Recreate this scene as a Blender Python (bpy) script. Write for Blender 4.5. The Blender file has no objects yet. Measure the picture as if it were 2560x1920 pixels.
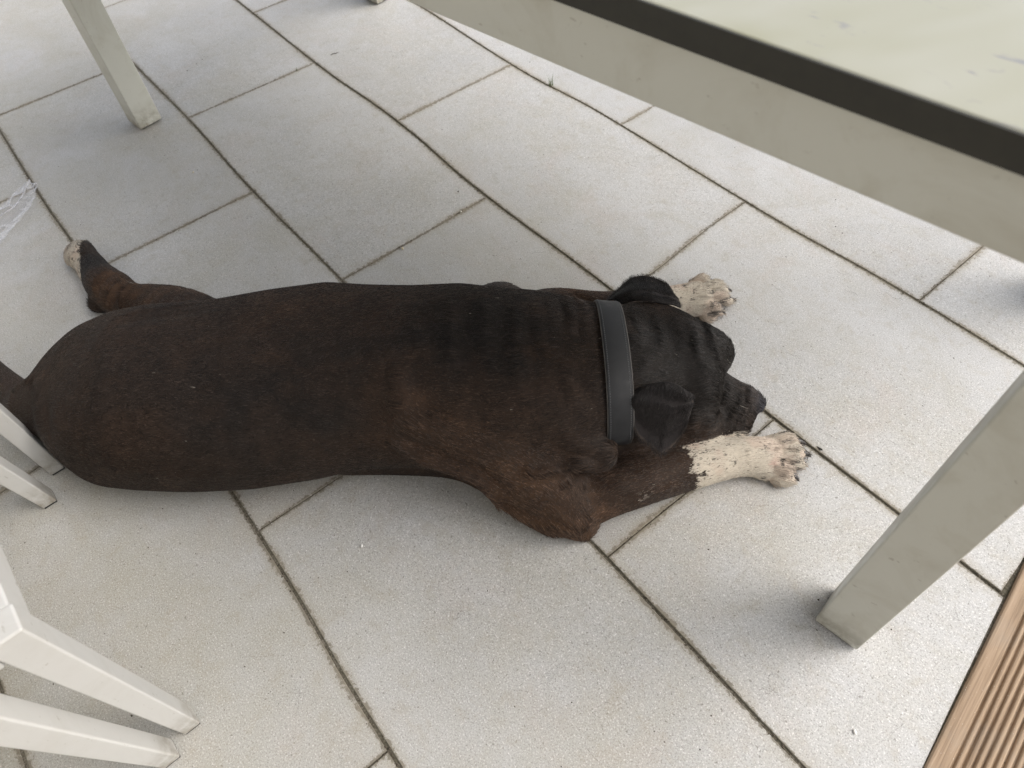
import bpy, math, random, os
import numpy as np
from mathutils import Vector, Matrix

# ------------------------------------------------------------------ camera, sky, sun, exposure
SC = bpy.context.scene
COL = SC.collection
cam_data = bpy.data.cameras.new('camera')
cam = bpy.data.objects.new('camera', cam_data)
COL.objects.link(cam)
CAM_LOC = Vector((1.87424, 0.07101, 1.03578))
RX = (0.62700366, 0.77660632, -0.06122934)     # picture right
RY = (0.60464523, -0.53471134, -0.59032866)    # picture down
RZ = (-0.49119299, 0.3331162, -0.80483728)     # view direction
m = Matrix.Identity(4)
for i in range(3):
    m[i][0] = RX[i]; m[i][1] = -RY[i]; m[i][2] = -RZ[i]; m[i][3] = CAM_LOC[i]
cam.matrix_world = m
cam_data.sensor_width = 36
cam_data.lens = 0.69 * 36
cam_data.clip_start = 0.02
cam_data.clip_end = 200
cam_data.dof.use_dof = True
cam_data.dof.focus_distance = 1.12
cam_data.dof.aperture_fstop = 5.5
SC.camera = cam

SUN_EL, SUN_AZ = math.radians(42), math.radians(52)      # azimuth measured from +X towards +Y
w = bpy.data.worlds.new('World'); SC.world = w; w.use_nodes = True
nt = w.node_tree; bg = nt.nodes['Background']
sky = nt.nodes.new('ShaderNodeTexSky'); sky.sky_type = 'NISHITA'; sky.sun_disc = False
sky.sun_elevation = SUN_EL; sky.sun_rotation = math.pi/2 - SUN_AZ
sky.dust_density = 4.0; sky.air_density = 1.0; sky.ozone_density = 0.6
hs = nt.nodes.new('ShaderNodeHueSaturation'); hs.inputs['Saturation'].default_value = 0.42     # overcast: nearly grey sky
nt.links.new(sky.outputs[0], hs.inputs['Color']); nt.links.new(hs.outputs[0], bg.inputs[0]); bg.inputs[1].default_value = 0.15
sd = bpy.data.lights.new('sun', 'SUN'); sd.energy = 1.1; sd.angle = math.radians(60); sd.color = (1.0, 0.97, 0.93)
sun = bpy.data.objects.new('sun', sd); COL.objects.link(sun)
dvec = Vector((math.cos(SUN_EL)*math.cos(SUN_AZ), math.cos(SUN_EL)*math.sin(SUN_AZ), math.sin(SUN_EL)))
sun.rotation_euler = dvec.to_track_quat('Z', 'Y').to_euler()
SC.cycles.denoising_prefilter = 'NONE'     # keep fine grain and single hairs
SC.view_settings.view_transform = 'Standard'; SC.view_settings.look = 'None'
SC.view_settings.gamma = 1; SC.view_settings.use_curve_mapping = False
SC.view_settings.exposure = 0.68

rnd = random.Random(7)
rng = np.random.default_rng(7)

# ------------------------------------------------------------------ helpers
def link_mesh(name, verts, faces, mat=None, parent=None, smooth=False, loc=None):
    me = bpy.data.meshes.new(name)
    me.from_pydata([tuple(map(float, v)) for v in verts], [], [tuple(map(int, f)) for f in faces])
    me.update()
    if smooth:
        me.polygons.foreach_set('use_smooth', [True]*len(me.polygons))
    ob = bpy.data.objects.new(name, me)
    if mat: me.materials.append(mat)
    COL.objects.link(ob)
    if loc: ob.location = loc
    if parent: ob.parent = parent
    return ob

def tag(o, label=None, cat=None, group=None, kind=None):
    if label: o['label'] = label
    if cat: o['category'] = cat
    if group: o['group'] = group
    if kind: o['kind'] = kind
    return o

def empty(name, loc=(0, 0, 0), rz=0.0):
    e = bpy.data.objects.new(name, None); e.empty_display_size = 0.05
    e.location = loc; e.rotation_euler = (0, 0, rz)
    COL.objects.link(e); return e

class N:
    """tiny node helper"""
    def __init__(s, name):
        s.m = bpy.data.materials.new(name); s.m.use_nodes = True
        s.t = s.m.node_tree; s.b = s.t.nodes['Principled BSDF']
    def n(s, typ, **kw):
        x = s.t.nodes.new(typ)
        for k, v in kw.items():
            if k.startswith('i_'):
                key = k[2:]; key = int(key) if key.isdigit() else key.replace('_', ' ')
                x.inputs[key].default_value = v
            else: setattr(x, k, v)
        return x
    def l(s, a, b): s.t.links.new(a, b)
    def noise(s, vec, scale, detail=3, rough=.6, dist=0.0):
        x = s.n('ShaderNodeTexNoise'); x.inputs['Scale'].default_value = scale
        x.inputs['Detail'].default_value = detail; x.inputs['Roughness'].default_value = rough
        x.inputs['Distortion'].default_value = dist
        if vec is not None: s.l(vec, x.inputs['Vector'])
        return x.outputs['Fac']
    def ramp(s, fac, stops):
        x = s.n('ShaderNodeValToRGB'); e = x.color_ramp.elements
        while len(e) < len(stops): e.new(0.5)
        for k, (p, c) in enumerate(stops):
            e[k].position = p; e[k].color = (c, c, c, 1) if isinstance(c, (int, float)) else (*c, 1)
        s.l(fac, x.inputs[0]); return x.outputs[0]
    def mix(s, fac, a, b, mode='MIX'):
        x = s.n('ShaderNodeMix', data_type='RGBA', blend_type=mode)
        for sock, v in ((x.inputs[0], fac), (x.inputs[6], a), (x.inputs[7], b)):
            if isinstance(v, (int, float)): sock.default_value = v
            elif isinstance(v, tuple): sock.default_value = (*v, 1)
            else: s.l(v, sock)
        return x.outputs[2]
    def math(s, op, a, b=None, c=None):
        x = s.n('ShaderNodeMath', operation=op)
        for k, v in enumerate((a, b, c)):
            if v is None: continue
            if isinstance(v, (int, float)): x.inputs[k].default_value = v
            else: s.l(v, x.inputs[k])
        return x.outputs[0]
    def bump(s, h, strength=.3, dist=.001):
        x = s.n('ShaderNodeBump'); x.inputs['Strength'].default_value = strength
        x.inputs['Distance'].default_value = dist
        s.l(h, x.inputs['Height']); return x.outputs[0]

# value noise in numpy, used for shapes and for coat markings
def vnoise(p, scale, seed=0):
    p = np.asarray(p, np.float64)*scale + seed*17.31
    i = np.floor(p).astype(np.int64); f = p - i; f = f*f*(3-2*f)
    def h(a, b, c):
        x = (a*374761393 + b*668265263 + c*2147483647 + seed*974711) & 0xffffffff
        x = ((x ^ (x >> 13))*1274126177) & 0xffffffff
        return ((x ^ (x >> 16)) & 0xffff)/65535.0
    r = 0
    for dx in (0, 1):
        for dy in (0, 1):
            for dz in (0, 1):
                wgt = (f[..., 0] if dx else 1-f[..., 0])*(f[..., 1] if dy else 1-f[..., 1])*(f[..., 2] if dz else 1-f[..., 2])
                r = r + wgt*h(i[..., 0]+dx, i[..., 1]+dy, i[..., 2]+dz)
    return r
def fbm(p, scale, seed=0, oct=3):
    s = 0; a = 1; t = 0
    for k in range(oct):
        s = s + a*vnoise(p, scale*2**k, seed+k); t += a; a *= .5
    return s/t

# ------------------------------------------------------------------ materials of the setting
def mat_tile():
    g = N('porcelain_tile')
    uv = g.n('ShaderNodeUVMap').outputs[0]
    tc = g.n('ShaderNodeTexCoord')
    wp = g.n('ShaderNodeNewGeometry').outputs['Position']
    oi = g.n('ShaderNodeObjectInfo').outputs['Random']
    off = g.n('ShaderNodeVectorMath', operation='ADD'); g.l(wp, off.inputs[0])
    sc = g.math('MULTIPLY', oi, 37.0); g.l(sc, off.inputs[1]); v = off.outputs[0]
    tone = g.math('MULTIPLY_ADD', oi, .09, .955)
    cloud = g.noise(v, 3.2, 5, .62, .6)
    cloud2 = g.noise(v, 11, 4, .6, .3)
    base = g.mix(g.ramp(cloud, [(.32, 0.0), (.68, 1.0)]), (0.425, 0.425, 0.422), (0.50, 0.50, 0.498))
    base = g.mix(g.math('MULTIPLY', g.ramp(cloud2, [(.42, 0.0), (.70, 1.0)]), .42), base, (0.41, 0.395, 0.355))
    # pinkish rust bloom, then a large-scale warmer, darker tone growing towards low y
    rust = g.noise(wp, 7.0, 6, .68, .8)
    base = g.mix(g.math('MULTIPLY', g.ramp(rust, [(.52, 0.0), (.76, 1.0)]), .34), base, (0.43, 0.355, 0.305))
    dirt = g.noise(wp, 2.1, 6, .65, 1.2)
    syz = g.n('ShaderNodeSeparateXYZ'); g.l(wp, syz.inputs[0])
    ytr = g.math('ADD', dirt, g.math('MULTIPLY', g.math('SUBTRACT', .55, syz.outputs[1]), .16))  # mask rises steadily towards low y
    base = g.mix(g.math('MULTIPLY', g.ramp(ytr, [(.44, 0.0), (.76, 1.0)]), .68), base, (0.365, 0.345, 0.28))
    stain = g.noise(wp, 17.0, 3, .5, .5)
    base = g.mix(g.math('MULTIPLY', g.ramp(stain, [(.69, 0.0), (.78, 1.0)]), .30), base, (0.30, 0.27, 0.21))
    # streaky veining along the tile
    mp = g.n('ShaderNodeMapping'); g.l(v, mp.inputs[0]); mp.inputs['Scale'].default_value = (3, 26, 1); mp.inputs['Rotation'].default_value = (0, 0, .5)
    vein = g.noise(mp.outputs[0], 1.6, 5, .65, 1.0)
    base = g.mix(g.math('MULTIPLY', g.ramp(vein, [(.54, 0.0), (.75, 1.0)]), .16), base, (0.42, 0.36, 0.30))
    # grain: fine light and dark sand specks
    gr = g.noise(wp, 480, 2, .7)
    base = g.mix(g.ramp(gr, [(.30, .60), (.50, 0.0)]), base, (0.13, 0.125, 0.11))
    gr2 = g.noise(wp, 430, 2, .7)
    base = g.mix(g.ramp(gr2, [(.55, 0.0), (.74, .62)]), base, (0.90, 0.89, 0.87))
    gr3 = g.noise(wp, 190, 2, .5)
    base = g.mix(g.ramp(gr3, [(.665, 0.0), (.72, .55)]), base, (0.11, 0.10, 0.08))
    # dirt collected along the edges
    sx = g.n('ShaderNodeSeparateXYZ'); g.l(uv, sx.inputs[0])
    def edge(o, L):
        return g.math('MINIMUM', o, g.math('SUBTRACT', L, o))
    ed = g.math('MINIMUM', edge(sx.outputs[0], 0.8), edge(sx.outputs[1], 0.4))
    en = g.noise(wp, 120, 5, .78)
    en2 = g.noise(wp, 9, 3, .6)
    lim = g.math('MULTIPLY', g.math('MULTIPLY', g.ramp(en, [(.40, 0.0), (.66, 1.0)]), g.ramp(en2, [(.35, .40), (.65, 1.0)])), .0115)
    em = g.math('LESS_THAN', g.math('ADD', ed, .0005), lim)
    base = g.mix(g.math('MULTIPLY', em, .78), base, (0.085, 0.072, 0.05))
    soft = g.ramp(ed, [(0.0, .65), (.016, 0.0)])
    base = g.mix(g.math('MULTIPLY', soft, g.ramp(en2, [(.3, .2), (.7, 1.0)])), base, (0.30, 0.26, 0.19))
    fleck = g.noise(wp, 34, 5, .72, .4)
    base = g.mix(g.math('MULTIPLY', g.ramp(fleck, [(.52, 0.0), (.70, 1.0)]), .34), base, (0.33, 0.29, 0.22))
    tc_ = g.n('ShaderNodeCombineColor')
    for k_ in range(3): g.l(tone, tc_.inputs[k_])
    base = g.mix(1.0, base, tc_.outputs[0], 'MULTIPLY')
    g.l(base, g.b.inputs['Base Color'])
    g.b.inputs['Roughness'].default_value = .5
    hh = g.math('ADD', gr, g.math('MULTIPLY', gr2, .7))
    g.l(g.bump(hh, .42, .0006), g.b.inputs['Normal'])
    return g.m

def mat_joint():
    g = N('joint_sand')
    wp = g.n('ShaderNodeNewGeometry').outputs['Position']
    a = g.noise(wp, 300, 4, .7); b = g.noise(wp, 14, 3)
    c = g.ramp(a, [(.3, (0.06, 0.05, 0.036)), (.52, (0.17, 0.15, 0.115)), (.75, (0.36, 0.33, 0.27))])
    c = g.mix(g.ramp(b, [(.45, 0.0), (.7, .6)]), c, (0.075, 0.068, 0.035))
    g.l(c, g.b.inputs['Base Color']); g.b.inputs['Roughness'].default_value = .95
    g.l(g.bump(a, 1, .003), g.b.inputs['Normal']); return g.m

def mat_paint(name, col, rough=.42, dirt=.5, scratch=True):
    g = N(name)
    wp = g.n('ShaderNodeTexCoord').outputs['Object']
    a = g.noise(wp, 9, 5, .65, .8); b = g.noise(wp, 60, 4, .7, .5)
    c = g.mix(g.math('MULTIPLY', g.ramp(a, [(.48, 0.0), (.75, 1.0)]), dirt), col, (col[0]*.62, col[1]*.56, col[2]*.46))
    c = g.mix(g.math('MULTIPLY', g.ramp(b, [(.66, 0.0), (.75, 1.0)]), dirt*.9), c, (0.22, 0.20, 0.16))
    # scuffs: thin stretched marks
    mp = g.n('ShaderNodeMapping'); g.l(wp, mp.inputs[0]); mp.inputs['Scale'].default_value = (30, 160, 60); mp.inputs['Rotation'].default_value = (.6, .2, .7)
    s_ = g.noise(mp.outputs[0], 1.5, 3, .6, .3)
    c = g.mix(g.ramp(s_, [(.68, 0.0), (.72, .60 if scratch else 0.0)]), c, (0.30, 0.28, 0.24))
    # grime towards the feet
    gp = g.n('ShaderNodeNewGeometry').outputs['Position']; sp = g.n('ShaderNodeSeparateXYZ'); g.l(gp, sp.inputs[0])
    low = g.ramp(sp.outputs[2], [(0.0, 1.0), (.07, 0.0)])
    c = g.mix(g.math('MULTIPLY', g.math('MULTIPLY', low, g.ramp(g.noise(wp, 45, 5, .7), [(.32, 0.0), (.58, 1.0)])), .85), c, (0.17, 0.14, 0.09))
    g.l(c, g.b.inputs['Base Color'])
    g.l(g.ramp(a, [(.3, rough-.06), (.7, rough+.18)]), g.b.inputs['Roughness'])
    g.l(g.bump(g.noise(wp, 700, 2), .06, .0003), g.b.inputs['Normal'])
    return g.m

def simple(name, col, rough=.5, **kw):
    g = N(name)
    wp = g.n('ShaderNodeTexCoord').outputs['Object']
    a = g.noise(wp, 80, 4, .65)
    g.l(g.mix(g.ramp(a, [(.3, 0.0), (.7, 1.0)]), tuple(x*.8 for x in col), tuple(min(1, x*1.15) for x in col)), g.b.inputs['Base Color'])
    g.b.inputs['Roughness'].default_value = rough
    for k, v in kw.items(): g.b.inputs[k.replace('_', ' ')].default_value = v
    return g.m

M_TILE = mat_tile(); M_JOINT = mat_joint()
M_WHITE = mat_paint('white_powder_coat', (0.50, 0.495, 0.475), .40, .22)
M_GREY = mat_paint('pale_grey_powder_coat', (0.545, 0.55, 0.50), .38, .40)

# ------------------------------------------------------------------ ground, joints, tiles
link_mesh('ground', [(-60, -60, -.0024), (60, -60, -.0024), (60, 60, -.0024), (-60, 60, -.0024)], [(0, 1, 2, 3)], M_JOINT)['kind'] = 'structure'

U, V = 0.4, 0.4*0.4968*2       # half tile length and row width (metres)
V = 0.8*0.4968
# measured corners of the laid slabs: (row line, half-tile index) -> where that corner lies
KNOWN = {(1, 0): (-0.0063, 0.4029, 0.0), (1, 1): (0.3999, 0.3955, 0.0), (1, 2): (0.7965, 0.401, 0.0), (1, 4): (1.5947, 0.4011, 0.0),
 (2, 0): (-0.0039, 0.7886, 0.0), (2, 1): (0.4019, 0.8014, 0.0), (2, 2): (0.7945, 0.788, 0.0), (2, 3): (1.2158, 0.7946, 0.0), (2, 4): (1.5977, 0.7899, 0.0), (2, 5): (1.9977, 0.7924, 0.0),
 (3, 1): (0.4022, 1.1762, 0.0), (3, 2): (0.8057, 1.1941, 0.0), (3, 3): (1.1959, 1.192, 0.0), (3, 4): (1.6038, 1.2043, 0.0),
 (0, 0): (0.0026, -0.0029, 0.0), (0, 1): (0.3999, 0.0035, 0.0), (0, 3): (1.1981, 0.0037, 0.0), (0, 4): (1.6037, -0.0035, 0.0), (-1, 3): (1.3073, -0.3981, 0.0)}
kk = np.array([(a, b) for a, b in KNOWN], float)
kr = np.array([(KNOWN[(a, b)][0]-b*U, KNOWN[(a, b)][1]-a*V) for a, b in KNOWN])
def warp(v, u):
    """v = row coordinate, u = half-tile coordinate -> world x, y"""
    d2 = ((kk[:, 0]-v)**2 + ((kk[:, 1]-u)*1.0)**2)
    wts = 1.0/(d2+.04)**1.6
    fall = min(1.0, 2.5/(d2.min()+.5))
    r = (wts[:, None]*kr).sum(0)/wts.sum()*fall
    return u*U + r[0], v*V + r[1]

terrace = tag(empty('terrace'), kind='structure')
DECK_A, DECK_B = (1.9915, 0.8658, 0.0), (2.055, 0.5124, 0.0)
def beyond_deck(x, y):
    """signed distance past the deck edge line"""
    dx, dy = DECK_B[0]-DECK_A[0], DECK_B[1]-DECK_A[1]
    L = math.hypot(dx, dy)
    return ((x-DECK_A[0])*(-dy) + (y-DECK_A[1])*dx)/L    # positive = deck side
T_GAP = .0026
def tile(vrow, u0, u1, seed):
    nu, nv = 12, 6
    verts = []; uvs = []
    r = random.Random(seed)
    dz = r.uniform(-.0007, .0007); tx, ty = r.uniform(-.0006, .0006), r.uniform(-.0006, .0006)
    gu, gv = T_GAP*(.72 if True else 1)/U, T_GAP*1.25/V
    pts = []
    for j in range(nv+1):
        for i in range(nu+1):
            a = i/nu; b = j/nv
            uu = (u0+gu) + (u1-u0-2*gu)*a; vv = (vrow+gv) + (1-2*gv)*b
            x, y = warp(vv, uu)
            pts.append([x, y, dz + tx*(a-.5)*2 + ty*(b-.5)*2]); uvs.append(((a*(u1-u0))*U, b*.4))
    # clip against the deck edge by sliding vertices back along the row
    if max(beyond_deck(p[0], p[1]) for p in pts) > -.004:
        if min(beyond_deck(p[0], p[1]) for p in pts) > -.03: return
        ex_, ey_ = pts[nu][0]-pts[0][0], pts[nu][1]-pts[0][1]; L = math.hypot(ex_, ey_); ex_ /= L; ey_ /= L
        for j in range(nv+1):
            row = [pts[j*(nu+1)+i] for i in range(nu+1)]
            s0 = row[0]; s1 = row[-1]
            d0, d1 = beyond_deck(s0[0], s0[1])+.0022, beyond_deck(s1[0], s1[1])+.0022
            if d0 >= 0: t = .02
            elif d1 <= 0: t = 1
            else: t = max(.02, d0/(d0-d1))
            for i in range(nu+1):
                q = pts[j*(nu+1)+i]; a = i/nu*t
                k = a*nu; i0 = min(nu-1, int(k)); f = k-i0
                row0, row1 = row[i0], row[i0+1]
                pts[j*(nu+1)+i] = [row0[c]*(1-f)+row1[c]*f for c in range(3)]
                uvs[j*(nu+1)+i] = (a*(u1-u0)*U, uvs[j*(nu+1)+i][1])
    n = len(pts)
    def idx(i, j): return j*(nu+1)+i
    faces = [(idx(i, j), idx(i+1, j), idx(i+1, j+1), idx(i, j+1)) for j in range(nv) for i in range(nu)]
    # bevelled rim, then side walls
    ring = [idx(i, 0) for i in range(nu+1)] + [idx(nu, j) for j in range(1, nv+1)] + [idx(i, nv) for i in range(nu-1, -1, -1)] + [idx(0, j) for j in range(nv-1, 0, -1)]
    cx = sum(p[0] for p in pts)/n; cy = sum(p[1] for p in pts)/n
    allp = [tuple(p) for p in pts]; alluv = list(uvs)
    R = len(ring)
    lv = []
    for dz_, out in ((-.0012, .0010), (-.020, .0012)):
        lv.append(len(allp))
        for k, q in enumerate(ring):
            a, b, c = allp[ring[k-1]], allp[q], allp[ring[(k+1) % R]]
            tx_, ty_ = c[0]-a[0], c[1]-a[1]; l = math.hypot(tx_, ty_) or 1
            nx, ny = ty_/l, -tx_/l
            allp.append((b[0]+nx*out, b[1]+ny*out, b[2]+dz_)); alluv.append(uvs[q])
    for k in range(R):
        k2 = (k+1) % R
        faces.append((ring[k2], ring[k], lv[0]+k, lv[0]+k2))
        faces.append((lv[0]+k2, lv[0]+k, lv[1]+k, lv[1]+k2))
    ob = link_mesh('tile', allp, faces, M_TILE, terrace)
    me = ob.data
    uvl = me.uv_layers.new(name='UVMap')
    li = np.empty(len(me.loops), int); me.loops.foreach_get('vertex_index', li)
    uvl.data.foreach_set('uv', np.array(alluv)[li].ravel())
    return ob
sd_ = 0
for vrow in range(-5, 9):
    st = 0 if vrow % 2 == 1 else 1       # joints of odd rows at even half-tile marks
    u = st - 12
    while u < 16:
        sd_ += 1
        if -5.2 < u < 9.5: tile(vrow, u, u+2, sd_)
        u += 2

# timber deck, lower right: grooved boards running along the terrace edge
def mat_wood():
    g = N('grooved_decking')
    tc = g.n('ShaderNodeTexCoord').outputs['Object']
    mp = g.n('ShaderNodeMapping'); g.l(tc, mp.inputs[0]); mp.inputs['Scale'].default_value = (3, 90, 90)
    a = g.noise(mp.outputs[0], 1.6, 6, .7, .8)
    c = g.ramp(a, [(.25, (0.13, 0.085, 0.052)), (.5, (0.32, 0.225, 0.145)), (.72, (0.45, 0.335, 0.235))])
    b = g.noise(tc, 12, 4, .6)
    c = g.mix(g.ramp(b, [(.5, 0.0), (.75, .55)]), c, (0.28, 0.25, 0.21))
    sx = g.n('ShaderNodeSeparateXYZ'); g.l(tc, sx.inputs[0])
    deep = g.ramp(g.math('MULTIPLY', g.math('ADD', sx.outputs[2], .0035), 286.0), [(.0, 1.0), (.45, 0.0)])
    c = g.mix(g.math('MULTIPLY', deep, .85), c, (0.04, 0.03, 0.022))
    k = g.n('ShaderNodeTexVoronoi'); k.inputs['Scale'].default_value = 7; g.l(tc, k.inputs['Vector'])
    c = g.mix(g.ramp(k.outputs['Distance'], [(.0, .9), (.06, 0.0)]), c, (0.10, 0.06, 0.04))
    spk = g.noise(tc, 420, 2); c = g.mix(g.ramp(spk, [(.70, 0.0), (.75, .8)]), c, (0.6, 0.58, 0.52))
    g.l(c, g.b.inputs['Base Color']); g.b.inputs['Roughness'].default_value = .75
    g.l(g.bump(a, .4, .001), g.b.inputs['Normal']); return g.m
M_WOOD = mat_wood()
deck = tag(empty('wooden_deck', (DECK_A[0], DECK_A[1], 0), math.atan2(DECK_B[1]-DECK_A[1], DECK_B[0]-DECK_A[0])), kind='structure')
def board(y0, width, seed):
    # profile across the board (local y away from the tiles), grooves every 9.5 mm after a smooth lip
    prof = [(0.0, -.02), (0.0, .0005), (.0018, .0028), (.0045, .0035)]
    y = .022
    prof.append((y, .0035))
    while y < width-.026:
        prof += [(y+.0012, .0022), (y+.0022, -.0006), (y+.0040, -.0006), (y+.0050, .0022), (y+.0062, .0035), (y+.0078, .0038), (y+.0094, .0035)]
        y += .0094
    prof += [(width-.0045, .0035), (width-.0018, .0028), (width, .0005), (width, -.02)]
    xs = np.linspace(-1.6, 1.4, 61); verts = []; r = random.Random(seed)
    for x in xs:
        for k, (a, z) in enumerate(prof):
            verts.append((x, y0+a+.0009*math.sin(x*9+seed), z+.0006*math.sin(x*5+seed*2)+.001))
    n = len(prof); faces = [(i*n+k, (i+1)*n+k, (i+1)*n+k+1, i*n+k+1) for i in range(len(xs)-1) for k in range(n-1)]
    faces += [tuple(range(n)), tuple(reversed(range((len(xs)-1)*n, len(xs)*n)))]
    return link_mesh('deck_board', verts, faces, M_WOOD, deck)
for k in range(9):
    board(.0010 + k*.148, .143, k+1)

# ------------------------------------------------------------------ unseen wall and overhang behind the camera, added to shade the terrace
g = N('rendered_wall'); wp_ = g.n('ShaderNodeNewGeometry').outputs['Position']
g.l(g.mix(g.ramp(g.noise(wp_, 6, 5), [(.3, 0.0), (.7, 1.0)]), (0.42, 0.40, 0.36), (0.50, 0.48, 0.44)), g.b.inputs['Base Color'])
g.b.inputs['Roughness'].default_value = .9; g.l(g.bump(g.noise(wp_, 160, 3), .4, .003), g.b.inputs['Normal'])
HWX, HWY, HWA = 1.0, -1.25, math.radians(8.2)
shade_wall = tag(empty('shading_wall', (HWX, HWY, 0), HWA), 'pale rendered wall out of view, added to shade the terrace', 'wall')
def simple_box(name, lo_, hi_, mat, parent):
    x0, y0, z0 = lo_; x1, y1, z1 = hi_
    v = [(x, y, z) for x in (x0, x1) for y in (y0, y1) for z in (z0, z1)]
    return link_mesh(name, v, [(0, 1, 3, 2), (4, 6, 7, 5), (0, 4, 5, 1), (2, 3, 7, 6), (0, 2, 6, 4), (1, 5, 7, 3)], mat, parent)
simple_box('wall', (-4.5, -.3, -.01), (4.5, 0, 2.7), g.m, shade_wall)
simple_box('shading_overhang', (-4.7, -.5, 2.702), (4.7, .55, 2.86), g.m, shade_wall)

# ------------------------------------------------------------------ table
def boxm(name, lo, hi, mat, parent, bev=.002, segs=2):
    x0, y0, z0 = lo; x1, y1, z1 = hi
    v = [(x, y, z) for x in (x0, x1) for y in (y0, y1) for z in (z0, z1)]
    f = [(0, 1, 3, 2), (4, 6, 7, 5), (0, 4, 5, 1), (2, 3, 7, 6), (0, 2, 6, 4), (1, 5, 7, 3)]
    ob = link_mesh(name, v, f, mat, parent)
    if bev:
        b = ob.modifiers.new('bevel', 'BEVEL'); b.width = bev; b.segments = segs; b.limit_method = 'ANGLE'
        ob.data.polygons.foreach_set('use_smooth', [True]*len(ob.data.polygons))
        wn = ob.modifiers.new('wn', 'WEIGHTED_NORMAL'); wn.keep_sharp = True
    return ob

def mat_top():
    g = N('glazed_table_top')
    tc = g.n('ShaderNodeTexCoord').outputs['Object']
    a = g.noise(tc, 2.2, 4, .6, .5)
    c = g.mix(g.ramp(a, [(.38, 0.0), (.62, 1.0)]), (0.29, 0.285, 0.18), (0.42, 0.415, 0.36))
    mp = g.n('ShaderNodeMapping'); g.l(tc, mp.inputs[0]); mp.inputs['Scale'].default_value = (14, 50, 14); mp.inputs['Rotation'].default_value = (0, 0, .35)
    s_ = g.noise(mp.outputs[0], 1.4, 4, .65, .6)
    c = g.mix(g.ramp(s_, [(.62, 0.0), (.70, .75)]), c, (0.22, 0.22, 0.24))
    g.l(c, g.b.inputs['Base Color']); g.b.inputs['Roughness'].default_value = .16
    return g.m
M_TOP = mat_top()
M_EDGE = simple('olive_edge_band', (0.020, 0.019, 0.013), .55)
TANG = math.radians(8.2)
table = tag(empty('garden_table', (-.099, .278, 0), TANG), 'pale grey metal garden table with a smooth light top standing over the dog', 'table')
TL, TW = 2.035, 0.88
boxm('table_top', (-.002, -.002, .7315), (TL+.002, TW+.002, .757), M_TOP, table, .004, 3)
for lo, hi in (((-.0032, -.0032, .7312), (TL+.0032, -.0008, .7560)), ((-.0032, TW+.0008, .7312), (TL+.0032, TW+.0032, .7560))):
    boxm('edge_band', lo, hi, M_EDGE, table, 0)
for lo, hi in (((-.0032, 0, .7312), (-.0008, TW, .7560)), ((TL+.0008, 0, .7312), (TL+.0032, TW, .7560))):
    boxm('edge_band', lo, hi, M_EDGE, table, 0)
for lo, hi in (((.066, .003, .667), (TL-.062, .028, .729)), ((.066, TW-.028, .667), (TL-.062, TW-.003, .729)),
               ((.003, .066, .667), (.028, TW-.066, .729)), ((TL-.028, .066, .667), (TL-.003, TW-.066, .729))):
    boxm('apron', lo, hi, M_GREY, table, .0025)
for lo in ((0, 0), (TL-.0625, 0), (0, TW-.064), (TL-.0625, TW-.064)):
    lg = boxm('leg', (lo[0], lo[1], .004), (lo[0]+.0635, lo[1]+.064, .7285), M_GREY, table, .003)
    boxm('foot_glide', (lo[0]+.006, lo[1]+.006, .0008), (lo[0]+.057, lo[1]+.058, .0038), simple('black_plastic', (0.02, 0.02, 0.02), .6), lg, 0)

# ------------------------------------------------------------------ chairs (stacked, at the left)
def prism(name, p0, p1, sx, sy, mat, parent, sx1=None, sy1=None, bev=.003):
    """bar from p0 to p1 with rectangular section sx by sy"""
    sx1 = sx1 or sx; sy1 = sy1 or sy
    p0 = Vector(p0); p1 = Vector(p1); d = (p1-p0).normalized()
    if abs(d.z) > .6: a = Vector((1, 0, 0)); b = Vector((0, 1, 0))
    elif abs(d.x) > abs(d.y): a = Vector((0, 1, 0)); b = Vector((0, 0, 1))
    else: a = Vector((1, 0, 0)); b = Vector((0, 0, 1))
    v = []
    for p, u_, w_ in ((p0, sx, sy), (p1, sx1, sy1)):
        for s, t in ((-1, -1), (1, -1), (1, 1), (-1, 1)):
            v.append(p + a*(s*u_/2) + b*(t*w_/2))
    f = [(3, 2, 1, 0), (4, 5, 6, 7)] + [(k, (k+1) % 4, (k+1) % 4+4, k+4) for k in range(4)]
    ob = link_mesh(name, v, f, mat, parent)
    bm_ = ob.modifiers.new('bevel', 'BEVEL'); bm_.width = bev; bm_.segments = 3
    ob.data.polygons.foreach_set('use_smooth', [True]*6)
    wn = ob.modifiers.new('wn', 'WEIGHTED_NORMAL'); wn.keep_sharp = True
    return ob
M_SLING = simple('white_textile', (0.80, 0.79, 0.75), .7)
M_RUB = simple('dark_rubber', (0.03, 0.03, 0.03), .7)
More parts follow.
